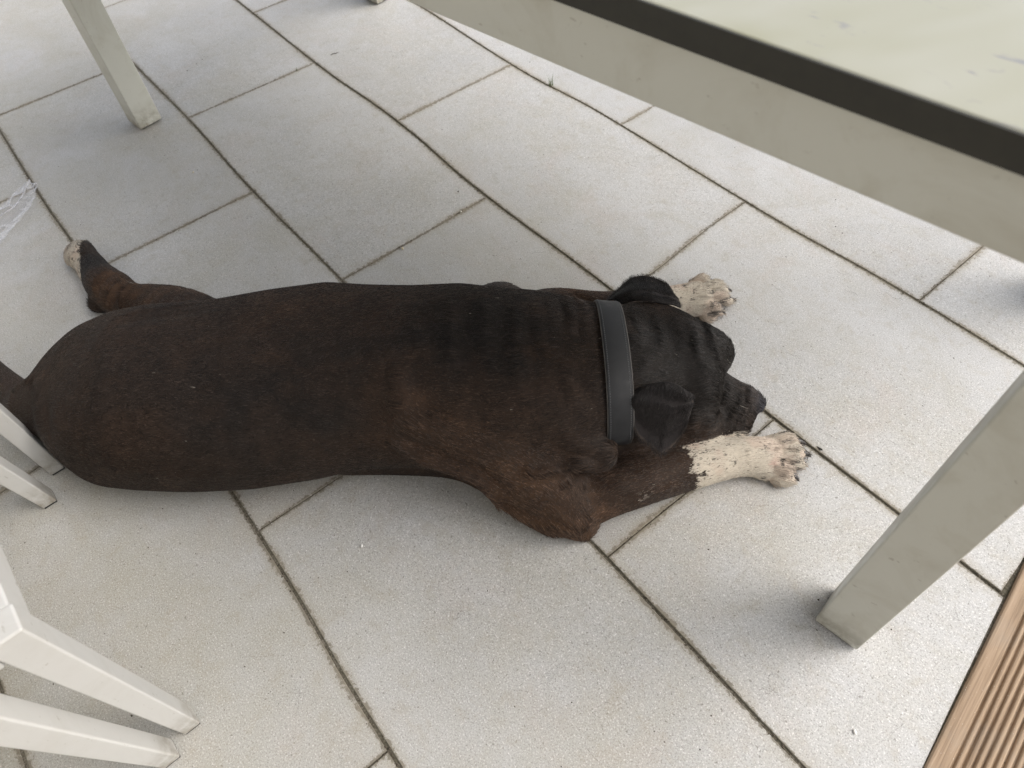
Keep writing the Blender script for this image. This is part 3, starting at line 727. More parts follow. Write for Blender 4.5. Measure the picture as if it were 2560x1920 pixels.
SCULPT = [([(1.1537, 0.1338, 0.1), (1.1669, 0.1224, 0.1), (1.1673, 0.0914, 0.1), (1.1662, 0.0613, 0.1), (1.1757, 0.0364, 0.1), (1.1922, 0.0155, 0.1)], 0.0035, 0.006), ([(1.1697, 0.135, 0.1), (1.1784, 0.1114, 0.1), (1.1786, 0.0756, 0.1), (1.1821, 0.0428, 0.1), (1.1923, 0.0241, 0.1)], -0.0055, 0.006), ([(1.1521, 0.1233, 0.1), (1.152, 0.0922, 0.1), (1.1496, 0.0572, 0.1), (1.16, 0.0276, 0.1), (1.1789, 0.0077, 0.1)], -0.0035, 0.006), ([(1.1924, 0.0043, 0.1), (1.1864, -0.0203, 0.1), (1.1745, -0.0423, 0.1), (1.1578, -0.0679, 0.1), (1.1402, -0.0885, 0.1), (1.1305, -0.1049, 0.1)], -0.006, 0.0055), ([(1.1838, 0.0103, 0.1), (1.1768, -0.0172, 0.1), (1.1633, -0.04, 0.1), (1.1482, -0.0614, 0.1), (1.1306, -0.0822, 0.1), (1.121, -0.0987, 0.1)], 0.003, 0.0065), ([(1.1973, -0.0052, 0.1), (1.195, -0.0253, 0.1), (1.1842, -0.0445, 0.1), (1.167, -0.0683, 0.1), (1.1535, -0.0891, 0.1)], -0.0035, 0.0038), ([(1.2013, -0.011, 0.1), (1.1997, -0.0309, 0.1), (1.1886, -0.0517, 0.1), (1.1715, -0.0753, 0.1), (1.1581, -0.0952, 0.1)], 0.0022, 0.0035), ([(1.205, -0.0148, 0.1), (1.203, -0.0364, 0.1), (1.1926, -0.0572, 0.1), (1.1782, -0.0773, 0.1), (1.166, -0.098, 0.1)], -0.0038, 0.0038), ([(1.2093, -0.0187, 0.1), (1.2073, -0.0402, 0.1), (1.1969, -0.0609, 0.1), (1.1832, -0.081, 0.1), (1.1728, -0.0991, 0.1)], 0.0022, 0.0035), ([(1.2139, -0.0216, 0.1), (1.212, -0.0422, 0.1), (1.2012, -0.0645, 0.1), (1.1892, -0.0829, 0.1)], -0.0035, 0.0036), ([(1.2262, -0.0569, 0.1), (1.2163, -0.0704, 0.1), (1.211, -0.083, 0.1), (1.1967, -0.0984, 0.1)], -0.004, 0.0035), ([(1.2278, -0.014, 0.1), (1.2202, -0.0264, 0.1), (1.2148, -0.0423, 0.1), (1.2177, -0.0565, 0.1)], -0.003, 0.0035), ([(1.1654, -0.0111, 0.1), (1.1704, -0.0241, 0.1), (1.1651, -0.0383, 0.1), (1.1533, -0.0396, 0.1)], -0.004, 0.0045), ([(1.1586, -0.0034, 0.1), (1.1694, -0.0132, 0.1), (1.1767, -0.0299, 0.1)], 0.0025, 0.0045), ([(1.1257, -0.049, 0.1), (1.1267, -0.0709, 0.1), (1.1192, -0.0919, 0.1), (1.1097, -0.1083, 0.1)], -0.004, 0.006), ([(1.0474, 0.0036, 0.1), (1.0687, 0.0196, 0.1), (1.0893, 0.0339, 0.1), (1.1087, 0.0593, 0.1)], 0.0045, 0.009), ([(1.0465, 0.0302, 0.1), (1.0725, 0.0512, 0.1), (1.0925, 0.0771, 0.1), (1.1017, 0.1, 0.1)], -0.0045, 0.01), ([(1.1175, 0.1358, 0.1), (1.128, 0.0986, 0.1), (1.1269, 0.0583, 0.1)], -0.0025, 0.007), ([(1.1348, 0.1455, 0.1), (1.145, 0.108, 0.1), (1.1397, 0.0626, 0.1)], 0.002, 0.006), ([(1.084, 0.1484, 0.1), (1.0952, 0.1107, 0.1), (1.0941, 0.065, 0.1)], -0.0025, 0.008), ([(1.0485, 0.108, 0.1), (1.0479, 0.0875, 0.1)], -0.004, 0.007), ([(1.0537, 0.1501, 0.1), (1.0606, 0.1178, 0.1), (1.0615, 0.0766, 0.1)], -0.0025, 0.007), ([(1.045, -0.0185, 0.1), (1.0563, 0.0032, 0.1), (1.0827, 0.0113, 0.1), (1.1081, 0.0008, 0.1), (1.1275, -0.0276, 0.1), (1.1258, -0.0578, 0.1)], -0.005, 0.008), ([(1.1343, -0.0405, 0.1), (1.1373, -0.0583, 0.1), (1.131, -0.0797, 0.1)], 0.0025, 0.006), ([(0.9374, 0.2012, 0.1), (0.9442, 0.1563, 0.1), (0.9449, 0.1083, 0.1), (0.9399, 0.0728, 0.1)], -0.006, 0.0055), ([(0.9249, 0.2019, 0.1), (0.9328, 0.1569, 0.1), (0.934, 0.1141, 0.1)], 0.0035, 0.0055), ([(0.9676, 0.1937, 0.1), (0.9694, 0.144, 0.1), (0.9648, 0.0969, 0.1), (0.9564, 0.062, 0.1)], -0.006, 0.0055), ([(0.9564, 0.2, 0.1), (0.9573, 0.1447, 0.1), (0.9535, 0.0924, 0.1)], 0.0035, 0.0055), ([(0.9083, 0.2029, 0.1), (0.9145, 0.1471, 0.1), (0.9157, 0.0944, 0.1), (0.9095, 0.0545, 0.1)], -0.0045, 0.006), ([(0.9799, 0.1328, 0.1), (0.9758, 0.0512, 0.1), (0.9719, -0.0243, 0.1)], -0.003, 0.006), ([(0.9238, 0.0636, 0.1), (0.9333, 0.0052, 0.1), (0.9457, -0.0412, 0.1), (0.9639, -0.077, 0.1)], -0.004, 0.009), ([(0.9424, 0.0627, 0.1), (0.9514, 0.0043, 0.1), (0.9633, -0.0419, 0.1)], 0.0035, 0.009), ([(0.8839, 0.0557, 0.1), (0.8972, -0.0118, 0.1), (0.9175, -0.0621, 0.1), (0.9415, -0.0889, 0.1)], -0.0045, 0.011), ([(0.9036, 0.0647, 0.1), (0.9163, -0.0034, 0.1), (0.9333, -0.054, 0.1)], 0.0035, 0.01), ([(0.9211, 0.2113, 0.1), (0.9398, 0.1988, 0.1), (0.954, 0.1866, 0.1), (0.9676, 0.1926, 0.1)], -0.005, 0.0045), ([(0.9403, 0.2101, 0.1), (0.9581, 0.1999, 0.1), (0.9722, 0.1878, 0.1), (0.9842, 0.1715, 0.1)], 0.0045, 0.005), ([(0.6752, 0.2053, 0.1), (0.6752, 0.1495, 0.1), (0.6795, 0.0709, 0.1)], -0.005, 0.017), ([(0.7007, 0.2038, 0.1), (0.7007, 0.1373, 0.1), (0.7045, 0.0547, 0.1)], 0.0035, 0.011), ([(0.7295, 0.2044, 0.1), (0.7304, 0.1357, 0.1), (0.7345, 0.0532, 0.1)], -0.006, 0.013), ([(0.7571, 0.2119, 0.1), (0.7582, 0.1342, 0.1), (0.7632, 0.042, 0.1)], 0.0055, 0.012), ([(0.7902, 0.2042, 0.1), (0.789, 0.1433, 0.1), (0.7899, 0.0654, 0.1)], -0.0095, 0.014), ([(0.8197, 0.1968, 0.1), (0.8218, 0.1202, 0.1), (0.8255, 0.0293, 0.1)], 0.005, 0.011), ([(0.848, 0.1839, 0.1), (0.846, 0.1084, 0.1), (0.8501, 0.0185, 0.1), (0.8627, -0.0554, 0.1)], -0.006, 0.011), ([(0.8745, 0.1823, 0.1), (0.8715, 0.107, 0.1), (0.8762, 0.0269, 0.1)], 0.0035, 0.01), ([(0.8871, 0.1872, 0.1), (0.8877, 0.1166, 0.1), (0.8896, 0.0654, 0.1)], -0.004, 0.008), ([(0.6675, 0.2172, 0.1), (0.648, 0.1955, 0.1), (0.6341, 0.1627, 0.1)], -0.003, 0.012), ([(0.6477, 0.0877, 0.1), (0.6429, 0.0283, 0.1), (0.6537, -0.0285, 0.1), (0.6788, -0.074, 0.1)], -0.006, 0.018), ([(0.6799, 0.0559, 0.1), (0.6797, 0.0075, 0.1), (0.6947, -0.0393, 0.1)], 0.0055, 0.022), ([(0.6336, -0.0678, 0.1), (0.6732, -0.0953, 0.1), (0.7111, -0.1144, 0.1), (0.7481, -0.1338, 0.1), (0.7877, -0.1514, 0.1), (0.8265, -0.1886, 0.1), (0.8656, -0.2214, 0.1)], 0.0075, 0.01), ([(0.6396, -0.0897, 0.1), (0.6747, -0.1121, 0.1), (0.712, -0.1292, 0.1), (0.7522, -0.1469, 0.1), (0.7845, -0.1639, 0.1), (0.8211, -0.1991, 0.1), (0.8601, -0.2314, 0.1), (0.8896, -0.2467, 0.1)], -0.015, 0.0065), ([(0.8543, -0.149, 0.1), (0.8752, -0.1561, 0.1), (0.9075, -0.1478, 0.1), (0.9405, -0.1426, 0.1), (0.9655, -0.153, 0.1)], -0.014, 0.007), ([(0.8906, -0.108, 0.1), (0.9251, -0.1299, 0.1), (0.9594, -0.1417, 0.1), (0.9887, -0.1411, 0.1)], 0.007, 0.013), ([(0.8542, -0.1633, 0.1), (0.8783, -0.1688, 0.1), (0.9097, -0.1605, 0.1), (0.9414, -0.1522, 0.1)], 0.004, 0.007), ([(0.9585, -0.1552, 0.1), (0.9453, -0.1665, 0.1), (0.936, -0.1854, 0.1)], -0.004, 0.007), ([(0.9272, -0.158, 0.1), (0.9089, -0.1807, 0.1)], -0.003, 0.007), ([(0.8867, -0.2359, 0.1), (0.9093, -0.2487, 0.1), (0.932, -0.2551, 0.1)], -0.0035, 0.004), ([(0.8941, -0.2141, 0.1), (0.9196, -0.2405, 0.1), (0.94, -0.2525, 0.1)], -0.003, 0.006), ([(0.9726, -0.1517, 0.1), (1.0034, -0.1544, 0.1), (1.0418, -0.1495, 0.1)], 0.003, 0.012), ([(0.977, -0.183, 0.1), (1.0166, -0.1935, 0.1), (1.0578, -0.1858, 0.1)], -0.003, 0.01), ([(0.015, 0.1094, 0.1), (0.0378, 0.0272, 0.1), (0.0821, -0.0676, 0.1)], 0.0028, 0.012), ([(-0.0016, 0.0997, 0.1), (0.0234, 0.0181, 0.1), (0.061, -0.0579, 0.1)], -0.003, 0.012), ([(-0.0227, 0.0339, 0.1), (-0.0101, 0.0531, 0.1), (0.0052, 0.0665, 0.1)], -0.005, 0.008), ([(0.0998, 0.1926, 0.1), (0.1431, 0.2085, 0.1), (0.2025, 0.2166, 0.1), (0.2615, 0.2272, 0.1)], -0.0045, 0.007), ([(0.1008, 0.1767, 0.1), (0.1491, 0.1898, 0.1), (0.2169, 0.1974, 0.1), (0.292, 0.2115, 0.1)], 0.003, 0.009), ([(0.2551, -0.1421, 0.1), (0.3298, -0.1447, 0.1), (0.4018, -0.1392, 0.1), (0.4869, -0.1258, 0.1)], -0.0035, 0.014), ([(0.4668, -0.0203, 0.1), (0.532, -0.0414, 0.1), (0.5921, -0.0349, 0.1)], -0.0025, 0.03), ([(0.1145, 0.2866, 0.1), (0.0997, 0.2703, 0.1), (0.0959, 0.2488, 0.1), (0.1037, 0.2177, 0.1)], -0.0065, 0.005), ([(0.0997, 0.2925, 0.1), (0.0839, 0.2737, 0.1), (0.0822, 0.252, 0.1), (0.0893, 0.2232, 0.1)], 0.0035, 0.0055), ([(0.0828, 0.2935, 0.1), (0.0717, 0.272, 0.1), (0.0709, 0.2479, 0.1), (0.0803, 0.226, 0.1)], -0.004, 0.0045), ([(0.0495, 0.3259, 0.1), (0.033, 0.3117, 0.1), (0.027, 0.292, 0.1), (0.0387, 0.2594, 0.1)], -0.0045, 0.0045), ([(0.0645, 0.3148, 0.1), (0.0489, 0.3006, 0.1), (0.0428, 0.2811, 0.1), (0.0507, 0.2539, 0.1)], 0.0025, 0.005), ([(0.1563, 0.2816, 0.1), (0.127, 0.259, 0.1), (0.1222, 0.2318, 0.1)], 0.003, 0.01), ([(-0.0206, 0.3789, 0.1), (-0.0329, 0.3757, 0.1), (-0.0446, 0.3712, 0.1), (-0.0413, 0.3473, 0.1)], -0.004, 0.004), ([(-0.0432, 0.4034, 0.1), (-0.0429, 0.3871, 0.1), (-0.0467, 0.3767, 0.1)], -0.0035, 0.0035), ([(-0.0277, 0.3983, 0.1), (-0.0285, 0.3795, 0.1)], -0.003, 0.0035), ([(1.226, -0.1243, 0.1), (1.2447, -0.1267, 0.1), (1.2755, -0.1295, 0.1)], -0.004, 0.0032), ([(1.229, -0.1421, 0.1), (1.2473, -0.1452, 0.1), (1.2726, -0.1469, 0.1)], -0.0035, 0.003), ([(1.226, -0.1562, 0.1), (1.241, -0.1583, 0.1), (1.2581, -0.1683, 0.1)], -0.0045, 0.0032), ([(1.1718, 0.2098, 0.1), (1.1837, 0.2126, 0.1), (1.1991, 0.2162, 0.1)], -0.004, 0.0032), ([(1.1716, 0.1872, 0.1), (1.1942, 0.187, 0.1), (1.2234, 0.1875, 0.1)], -0.0045, 0.003), ([(1.1681, 0.1653, 0.1), (1.1862, 0.1632, 0.1), (1.2121, 0.1606, 0.1)], -0.004, 0.003), ([(1.1835, -0.1235, 0.1), (1.1839, -0.1396, 0.1), (1.1768, -0.1591, 0.1)], -0.002, 0.006), ([(1.2123, -0.1666, 0.1), (1.2196, -0.1731, 0.1), (1.2335, -0.1766, 0.1)], -0.003, 0.004)]
for k_, (l_, a_, s_) in enumerate(SCULPT):
    f_ = (.24 if 5 <= k_ <= 10 else .42) if k_ < 23 else (.20 if k_ < 35 else (.62 if k_ < 40 else (.36 if k_ < 46 else .8)))
    sculpt(l_, a_*f_, s_*(1.15 if k_ < 23 else (1.5 if k_ < 46 else 1.15)))
pts = pts + VN*DISP[:, None]
pts[:, 2] = np.maximum(pts[:, 2], .0012)
VN, FN = quad_normals(pts, quads)

# --- coat markings (local colour only)
BONES = np.array(FLOW)
def flow_dir(p, n):
    best = np.full(len(p), 1e9); d = np.zeros_like(p)
    for i, (ax, ay, az, ra, bx, by, bz, rb) in enumerate(BONES):
        A_ = np.array([ax, ay, az]); D_ = np.array([bx, by, bz])-A_; L2 = D_@D_+1e-9
        t = np.clip(((p-A_)@D_)/L2, 0, 1)
        e = np.linalg.norm(p-A_-t[:, None]*D_, axis=1)-(ra+(rb-ra)*t)
        if i < FLOW_TRUNK: e = np.abs(e)*.8 + .012
        b_ = e < best
        best[b_] = e[b_]; d[b_] = D_/math.sqrt(L2)
    return d
def seg_t(p, a, b):
    a = np.array(a[:3]); b = np.array(b[:3]); D_ = b-a
    t = ((p-a)@D_)/(D_@D_); q = p-a-np.clip(t, 0, 1)[:, None]*D_
    return t, np.linalg.norm(q, axis=1)
def near(p, c_, r): return np.exp(-(np.linalg.norm(p-np.array(c_[:3]), axis=1)/r)**2)
def coat(p):
    big = fbm(p, 9, 3); mid = fbm(p*np.array([1, 1.6, 1.6]), 22, 11); fine = fbm(p, 90, 5)
    black = np.array([.0190, .0155, .0135]); brown = np.array([.050, .0305, .0205]); tan = np.array([.080, .047, .029])
    f = .20+np.clip((big-.36)*2.4, 0, 1)*.26+np.clip((mid-.42)*3, 0, 1)*.22
    for c_, r_, a_ in (((0.8673, -0.1817, 0.09), .09, .5), ((0.8158, -0.1829, 0.05), .10, .7), ((0.9286, -0.208, 0.03), .06, .5), ((0.7046, -0.0908, 0.2), .07, .45), ((0.7259, -0.1159, 0.15), .07, .4),
                      ((1.0447, -0.1561, 0.06), .07, .4), ((0.0353, 0.3051, 0.06), .05, 1.1), ((0.1435, 0.2766, 0.07), .07, 1.0), ((0.2161, 0.248, 0.07), .06, .6), ((0.6984, 0.1904, 0.15), .07, .55),
                      ((1.1312, -0.0606, 0.05), .04, 1.2), ((0.9077, -0.0793, 0.25), .07, .35), ((1.1453, 0.1077, 0.13), .03, .6), ((1.1062, 0.0735, 0.16), .04, .35), ((0.138, 0.1463, 0.15), .09, .35), ((0.9071, -0.2104, 0.02), .05, .5),
                      ((0.9161, 0.1836, 0.12), .05, .5), ((0.4275, 0.1844, 0.15), .1, .25), ((1.0976, -0.058, 0.14), .03, .35), ((0.9618, 0.2528, 0.05), .05, .9), ((0.5508, 0.0519, 0.22), .12, .3)):
        f = f+near(p, c_, r_)*a_*(.35+.8*mid)
    for c_, r_, a_ in (((1.0844, -0.0169, 0.18), .08, .9), ((1.1804, -0.0241, 0.06), .05, .4), ((0.5046, -0.07, 0.23), .16, .35), ((0.7752, -0.0134, 0.25), .10, .5), ((1.1572, -0.0436, 0.09), .05, .3), ((-0.0345, 0.3915, 0.05), .035, .7), ((1.1804, 0.046, 0.13), .05, .5)):
        f = f-near(p, c_, r_)*a_
    f = np.clip(f, 0, 1.6)[:, None]
    col = black*(1-np.clip(f, 0, 1))+brown*np.clip(f, 0, 1); col = col+(tan-brown)*np.clip(f-.75, 0, .85)
    col = col*(.75+.5*fine[:, None])
    col = col*(1-.62*near(p, hp(.01, 0, .03), .12)[:, None])*(1-.30*near(p, (0.8958, -0.0375, 0.24), .10)[:, None])
    white = np.zeros(len(p))
    # right front sock: ragged edge, running further back along the underside
    A1, A2 = (0.9735, -0.1712, 0.04), (1.2601, -0.1014, 0.03)
    t, dd = seg_t(p, A1, A2)
    edge = .50+.10*(fbm(p, 45, 21)-.5)*2+.05*(fbm(p, 210, 25)-.5) - .13*np.clip(1-p[:, 2]/.022, 0, 1) - .10*np.clip((p[:, 1]-(1.1095, -0.1075, 0.05)[1])/.02, 0, 1)
    white = np.maximum(white, (t > edge)*(dd < .052)*(p[:, 0] > 1.05)*(p[:, 2] < .075)*(p[:, 1] < (1.1788, -0.0633, 0.03)[1]+.0))
    # left front sock
    white = np.maximum(white, (p[:, 0] > (1.096, 0.2363, 0.04)[0]+.02*(fbm(p, 50, 22)-.5))*(p[:, 1] > (1.1721, 0.1782, 0.02)[1])*(p[:, 2] < .065))
    # left hind foot: white outer side and toes
    hx, hy_ = HF[0], HF[1]
    dz_ = np.linalg.norm((p-np.array(HF[:3]))[:, :2], axis=1)
    T1, T2 = (-0.0581, 0.4011, 0.03), (-0.1124, 0.4595, 0.03)
    tt, _ = seg_t(p, T1, T2)
    SA, SB = (-0.0891, 0.4772, 0.035), (-0.0485, 0.3497, 0.035)
    side = ((SB[0]-SA[0])*(p[:, 1]-SA[1])-(SB[1]-SA[1])*(p[:, 0]-SA[0]))/math.hypot(SB[0]-SA[0], SB[1]-SA[1])
    side = -side if ((SB[0]-SA[0])*(HF[1]-.0-SA[1])-(SB[1]-SA[1])*(HF[0]-.05-SA[0])) < 0 else side
    wh = (side > .004+.018*(fbm(p, 55, 23)-.5))*(dz_ < .12)
    white = np.maximum(white, wh*(p[:, 0] < HF[0]+.06)*(p[:, 1] > .33))
    ivory = np.array([.50, .45, .375])*(.82+.30*fbm(p, 40, 31))[:, None]
    pink = np.clip((fbm(p, 26, 33)-.5)*3, 0, .35)[:, None]
    ivory = ivory*(1-pink)+np.array([.44, .31, .25])*pink
    sp = np.maximum((vnoise(p, 190, 41) > .86)*(fbm(p, 35, 44) > .46), (vnoise(p, 120, 45) > .93)*1.0)
    toes = np.maximum(near(p, (1.2818, -0.1194, 0.02), .022), np.maximum(near(p, (1.2672, -0.113, 0.02), .02), np.maximum(near(p, (1.2176, 0.2217, 0.02), .022), near(p, HF, .03)*.9)))
    sp = np.maximum(sp, (fbm(p, 120, 42)+.30*toes > .74)*1.0)[:, None]
    ivory = ivory*(1-sp*.9)+np.array([.05, .045, .04])*sp*.9
    red = near(p, (1.2456, -0.1248, 0.045), .007)[:, None]*.55
    ivory = ivory*(1-red)+np.array([.36, .14, .12])*red
    col = np.where(white[:, None] > 0, ivory, col)
    # dark nose leather and pink callus on the elbow
    ns = np.clip(1.6*near(p, hp(.160, .006, -.036), .016), 0, 1)[:, None]
    col = col*(1-ns)+np.array([.040, .041, .048])*ns
    cal = np.clip((near(p, (0.9115, -0.2096, 0.018), .011)-.35)*2, 0, 1)[:, None]*(.5+.5*(fine[:, None] > .5))
    col = col*(1-cal)+np.array([.33, .20, .18])*cal
    scar = (np.clip((near(p, (1.0333, -0.1826, 0.06), .012)-.3)*2, 0, 1)*(vnoise(p, 330, 51) > .62))[:, None]*.7
    col = col*(1-scar)+np.array([.35, .31, .27])*scar
    return col, white

me = quad_mesh('body', pts, quads)
ccol, cwhite = coat(pts)
def set_color(me, col, name='coat'):
    at = me.color_attributes.new(name, 'FLOAT_COLOR', 'POINT')
    at.data.foreach_set('color', np.c_[col, np.ones(len(col))].astype(np.float32).ravel())
FD = flow_dir(pts, VN)
FD = FD-(FD*VN).sum(1, keepdims=True)*VN; FD /= np.linalg.norm(FD, axis=1, keepdims=True)+1e-9
set_color(me, ccol)

def mat_coat(name, rough=.55, bumpy=True):
    g = N(name)
    at = g.n('ShaderNodeAttribute', attribute_name='coat')
    g.l(at.outputs['Color'], g.b.inputs['Base Color'])
    g.b.inputs['Roughness'].default_value = rough
    g.b.inputs['Specular IOR Level'].default_value = .07
    return g.m
M_SKIN = mat_coat('dog_coat')
me.materials.append(M_SKIN)
body = bpy.data.objects.new('body', me); COL.objects.link(body); body.parent = dog

# --- ears: thin folded leather-like flaps
def ear_mesh(outline_top, outline_bot, cols=16, rows=14, bulge=.012, thick=.004, name='ear', nsign=1):
    T = np.array(outline_top); B = np.array(outline_bot)
    def res(P_, n):
        d = np.r_[0, np.cumsum(np.linalg.norm(np.diff(P_, axis=0), axis=1))]; d /= d[-1]
        s = np.linspace(0, 1, n); return np.stack([np.interp(s, d, P_[:, c_]) for c_ in range(3)], 1)
    T = res(T, cols); B = res(B, cols)
    G_ = np.zeros((rows, cols, 3))
    for j in range(rows):
        t = j/(rows-1)
        G_[j] = T*(1-t)+B*t
    nrm = np.cross(T[-1]-T[0], B.mean(0)-T.mean(0)); nrm /= np.linalg.norm(nrm)
    if nrm[2] < 0: nrm = -nrm
    for j in range(rows):
        for i in range(cols):
            a = i/(cols-1); t = j/(rows-1)
            G_[j, i] += nrm*(bulge*(math.sin(math.pi*min(1, t*1.25)**.7)*.9+.25*math.sin(math.pi*a)) + .0035*math.sin(a*5+t*3) - .0025*math.exp(-((t-.18-.05*a)/.08)**2) + .004*math.exp(-((a-.85)/.12)**2))
    v = G_.reshape(-1, 3)
    q = np.array([(j*cols+i, j*cols+i+1, (j+1)*cols+i+1, (j+1)*cols+i) for j in range(rows-1) for i in range(cols-1)])
    m_ = quad_mesh(name, v, q)
    ob = bpy.data.objects.new(name, m_); COL.objects.link(ob); ob.parent = dog
    so = ob.modifiers.new('thickness', 'SOLIDIFY'); so.thickness = thick; so.offset = 0; so.use_rim = True
    ss = ob.modifiers.new('sub', 'SUBSURF'); ss.levels = 2; ss.render_levels = 2
    col = np.tile(np.array([.0230, .0205, .0205]), (len(v), 1))*(.8+.5*fbm(v, 40, 61))[:, None]
    jj, ii = np.divmod(np.arange(len(v)), cols)
    rim = np.maximum(jj == rows-1, (ii == cols-1)*(jj > 3)).astype(float)[:, None]
    col = col*(1-rim)+np.array([.11, .085, .07])*rim  # border vertices coloured lighter: a painted highlight along the ear edge
    set_color(m_, col); m_.materials.append(M_EAR)
    return ob, v, q
M_EAR = mat_coat('ear_coat', .6)
ear_R, evR, eqR = ear_mesh(
    [(1.0255, -0.0764, 0.192), (1.0416, -0.0697, 0.2), (1.0677, -0.0696, 0.205), (1.087, -0.0784, 0.2), (1.1066, -0.0807, 0.18)],
    [(1.0081, -0.0954, 0.185), (1.0043, -0.1051, 0.178), (1.0078, -0.1096, 0.17), (1.0159, -0.1163, 0.16), (1.0271, -0.1285, 0.138), (1.0408, -0.1337, 0.13), (1.0592, -0.1428, 0.112), (1.0729, -0.1321, 0.112), (1.0889, -0.117, 0.122), (1.0979, -0.1043, 0.14), (1.1042, -0.089, 0.16)], bulge=.010)
ear_L, evL, eqL = ear_mesh(
    [(1.0188, 0.126, 0.15), (1.0432, 0.1153, 0.168), (1.0738, 0.1098, 0.172), (1.0993, 0.1096, 0.165), (1.1227, 0.1179, 0.15)],
    [(1.0032, 0.1535, 0.135), (1.0181, 0.1622, 0.15), (1.0441, 0.1856, 0.158), (1.0681, 0.1886, 0.158), (1.0871, 0.1804, 0.155), (1.1044, 0.1645, 0.15), (1.1145, 0.1429, 0.145)], bulge=.006)

# --- eyes, nearly closed
M_EYE = simple('dark_eye', (0.012, 0.008, 0.006), .12)
for s in (-1, 1):
    c0_ = np.array(hp(.0665, s*.037, .0005)); v_, f_ = [], []
    for j in range(9):
        for k in range(14):
            ph = math.pi*j/8; t = 2*math.pi*k/14
            v_.append(c0_+HM@np.array([.009*math.sin(ph)*math.cos(t), .0095*math.sin(ph)*math.sin(t), .0075*math.cos(ph)]))
    for j in range(8):
        for k in range(14): f_.append((j*14+k, j*14+(k+1) % 14, (j+1)*14+(k+1) % 14, (j+1)*14+k))
    link_mesh('eye', v_, f_, M_EYE, dog, True)

# --- claws
M_CLAW = simple('dark_claw', (0.030, 0.026, 0.024), .3)
def tube(name, P_, radii, mat, parent, n=10, smooth=True):
    P_ = [Vector(p[:3]) for p in P_]; verts = []; faces = []
    for i, p in enumerate(P_):
        d = (P_[min(i+1, len(P_)-1)]-P_[max(i-1, 0)]).normalized()
        a = d.orthogonal().normalized() if i == 0 else (a-d*a.dot(d)).normalized()
        b = d.cross(a)
        for k in range(n):
            t = 2*math.pi*k/n; verts.append(p+(a*math.cos(t)+b*math.sin(t))*radii[i])
    for i in range(len(P_)-1):
        for k in range(n): faces.append((i*n+k, i*n+(k+1) % n, (i+1)*n+(k+1) % n, (i+1)*n+k))
    faces.append(tuple(reversed(range(n)))); faces.append(tuple(range((len(P_)-1)*n, len(P_)*n)))
    return link_mesh(name, verts, faces, mat, parent, smooth)
for a, b, r in CLAWS:
    a = np.array(a[:3]); b = np.array(b[:3]); d = b-a
    b = a+d*.80
    p = [a-d*.9, a, a+d*.45+np.array([0, 0, .0012]), b, b+d*.12-np.array([0, 0, .001])]
    tube('claw', p, [r*1.0, r*1.02, r*.82, r*.5, r*.15], M_CLAW, dog)

# --- collar
def mat_leather():
    g = N('black_leather')
    tc = g.n('ShaderNodeTexCoord').outputs['Object']
    a = g.noise(tc, 60, 5, .7, .5); b = g.noise(tc, 900, 2, .6)
    mp = g.n('ShaderNodeMapping'); g.l(tc, mp.inputs[0]); mp.inputs['Scale'].default_value = (500, 60, 60)
    s_ = g.noise(mp.outputs[0], 1, 3)
    c = g.mix(g.ramp(a, [(.4, 0.0), (.75, 1.0)]), (0.009, 0.0095, 0.011), (0.020, 0.021, 0.023))
    c = g.mix(g.ramp(s_, [(.70, 0.0), (.76, .5)]), c, (0.10, 0.10, 0.10))
    g.l(c, g.b.inputs['Base Color']); g.l(g.ramp(a, [(.3, .50), (.7, .72)]), g.b.inputs['Roughness']); g.b.inputs['Specular IOR Level'].default_value = .3
    g.l(g.bump(b, .25, .0004), g.b.inputs['Normal']); return g.m
M_LEATHER = mat_leather(); M_THREAD = simple('grey_thread', (0.10, 0.105, 0.11), .7); M_CUT = simple('raw_leather_edge', (0.10, 0.095, 0.09), .8)
# outline of the neck at the collar, taken from the finished body
CX, CT = 1.0, 0.0
def neck_ring(x, n=96):
    s = (np.abs(pts[:, 0]-x) < .006)
    q = pts[s]; c0 = np.array([x, -.002, .120]); ang = np.arctan2(q[:, 2]-c0[2], q[:, 1]-c0[1]); rad = np.hypot(q[:, 2]-c0[2], q[:, 1]-c0[1])
    th = np.linspace(-math.pi, math.pi, n, endpoint=False); r = np.zeros(n)
    for i, t in enumerate(th):
        dth = np.abs((ang-t+math.pi) % (2*math.pi)-math.pi); mk = dth < .12
        r[i] = np.percentile(rad[mk], 60) if mk.any() else np.nan
    ok = ~np.isnan(r); r = np.interp(th, th[ok], r[ok])
    r = np.minimum(r, .128)
    for _ in range(14): r = (np.roll(r, 1)+2*r+np.roll(r, -1))/4
    th2 = np.where(th < 0, th+2*math.pi, th); r = r*(1-.32*np.clip((th2-math.pi*.96)/.7, 0, 1)*(th2 < math.pi*1.75))
    return c0, th, r
def band(name, x0, x1, off0, off1, mat, parent, rough_edge=0.0):
    n = 96; sec = []
    c0, th, rA = neck_ring(COLX-.018); _, _, rB = neck_ring(COLX+.018)
    rA = np.maximum(rA, .5*(rA+rB)-.004); rB = np.maximum(rB, .5*(rA+rB)-.004)
    for fx, off in ((x0, off0), (x0+.0012, off1), (x1-.0012, off1), (x1, off0), (x1, 0.0), (x0, 0.0)):
        k = np.clip((fx+.0195)/.039, 0, 1); r = rA*(1-k)+rB*k+.0015+off
        tilt = COLT*np.sin(th)*1.0
        sec.append(np.stack([COLX+fx+COLT*(np.cos(th)), c0[1]+r*np.cos(th), c0[2]+r*np.sin(th)], 1))
    v = np.concatenate(sec); m_ = len(sec)
    q = [(a*n+i, a*n+(i+1) % n, ((a+1) % m_)*n+(i+1) % n, ((a+1) % m_)*n+i) for a in range(m_) for i in range(n)]
    return link_mesh(name, v, q, mat, parent, True), sec
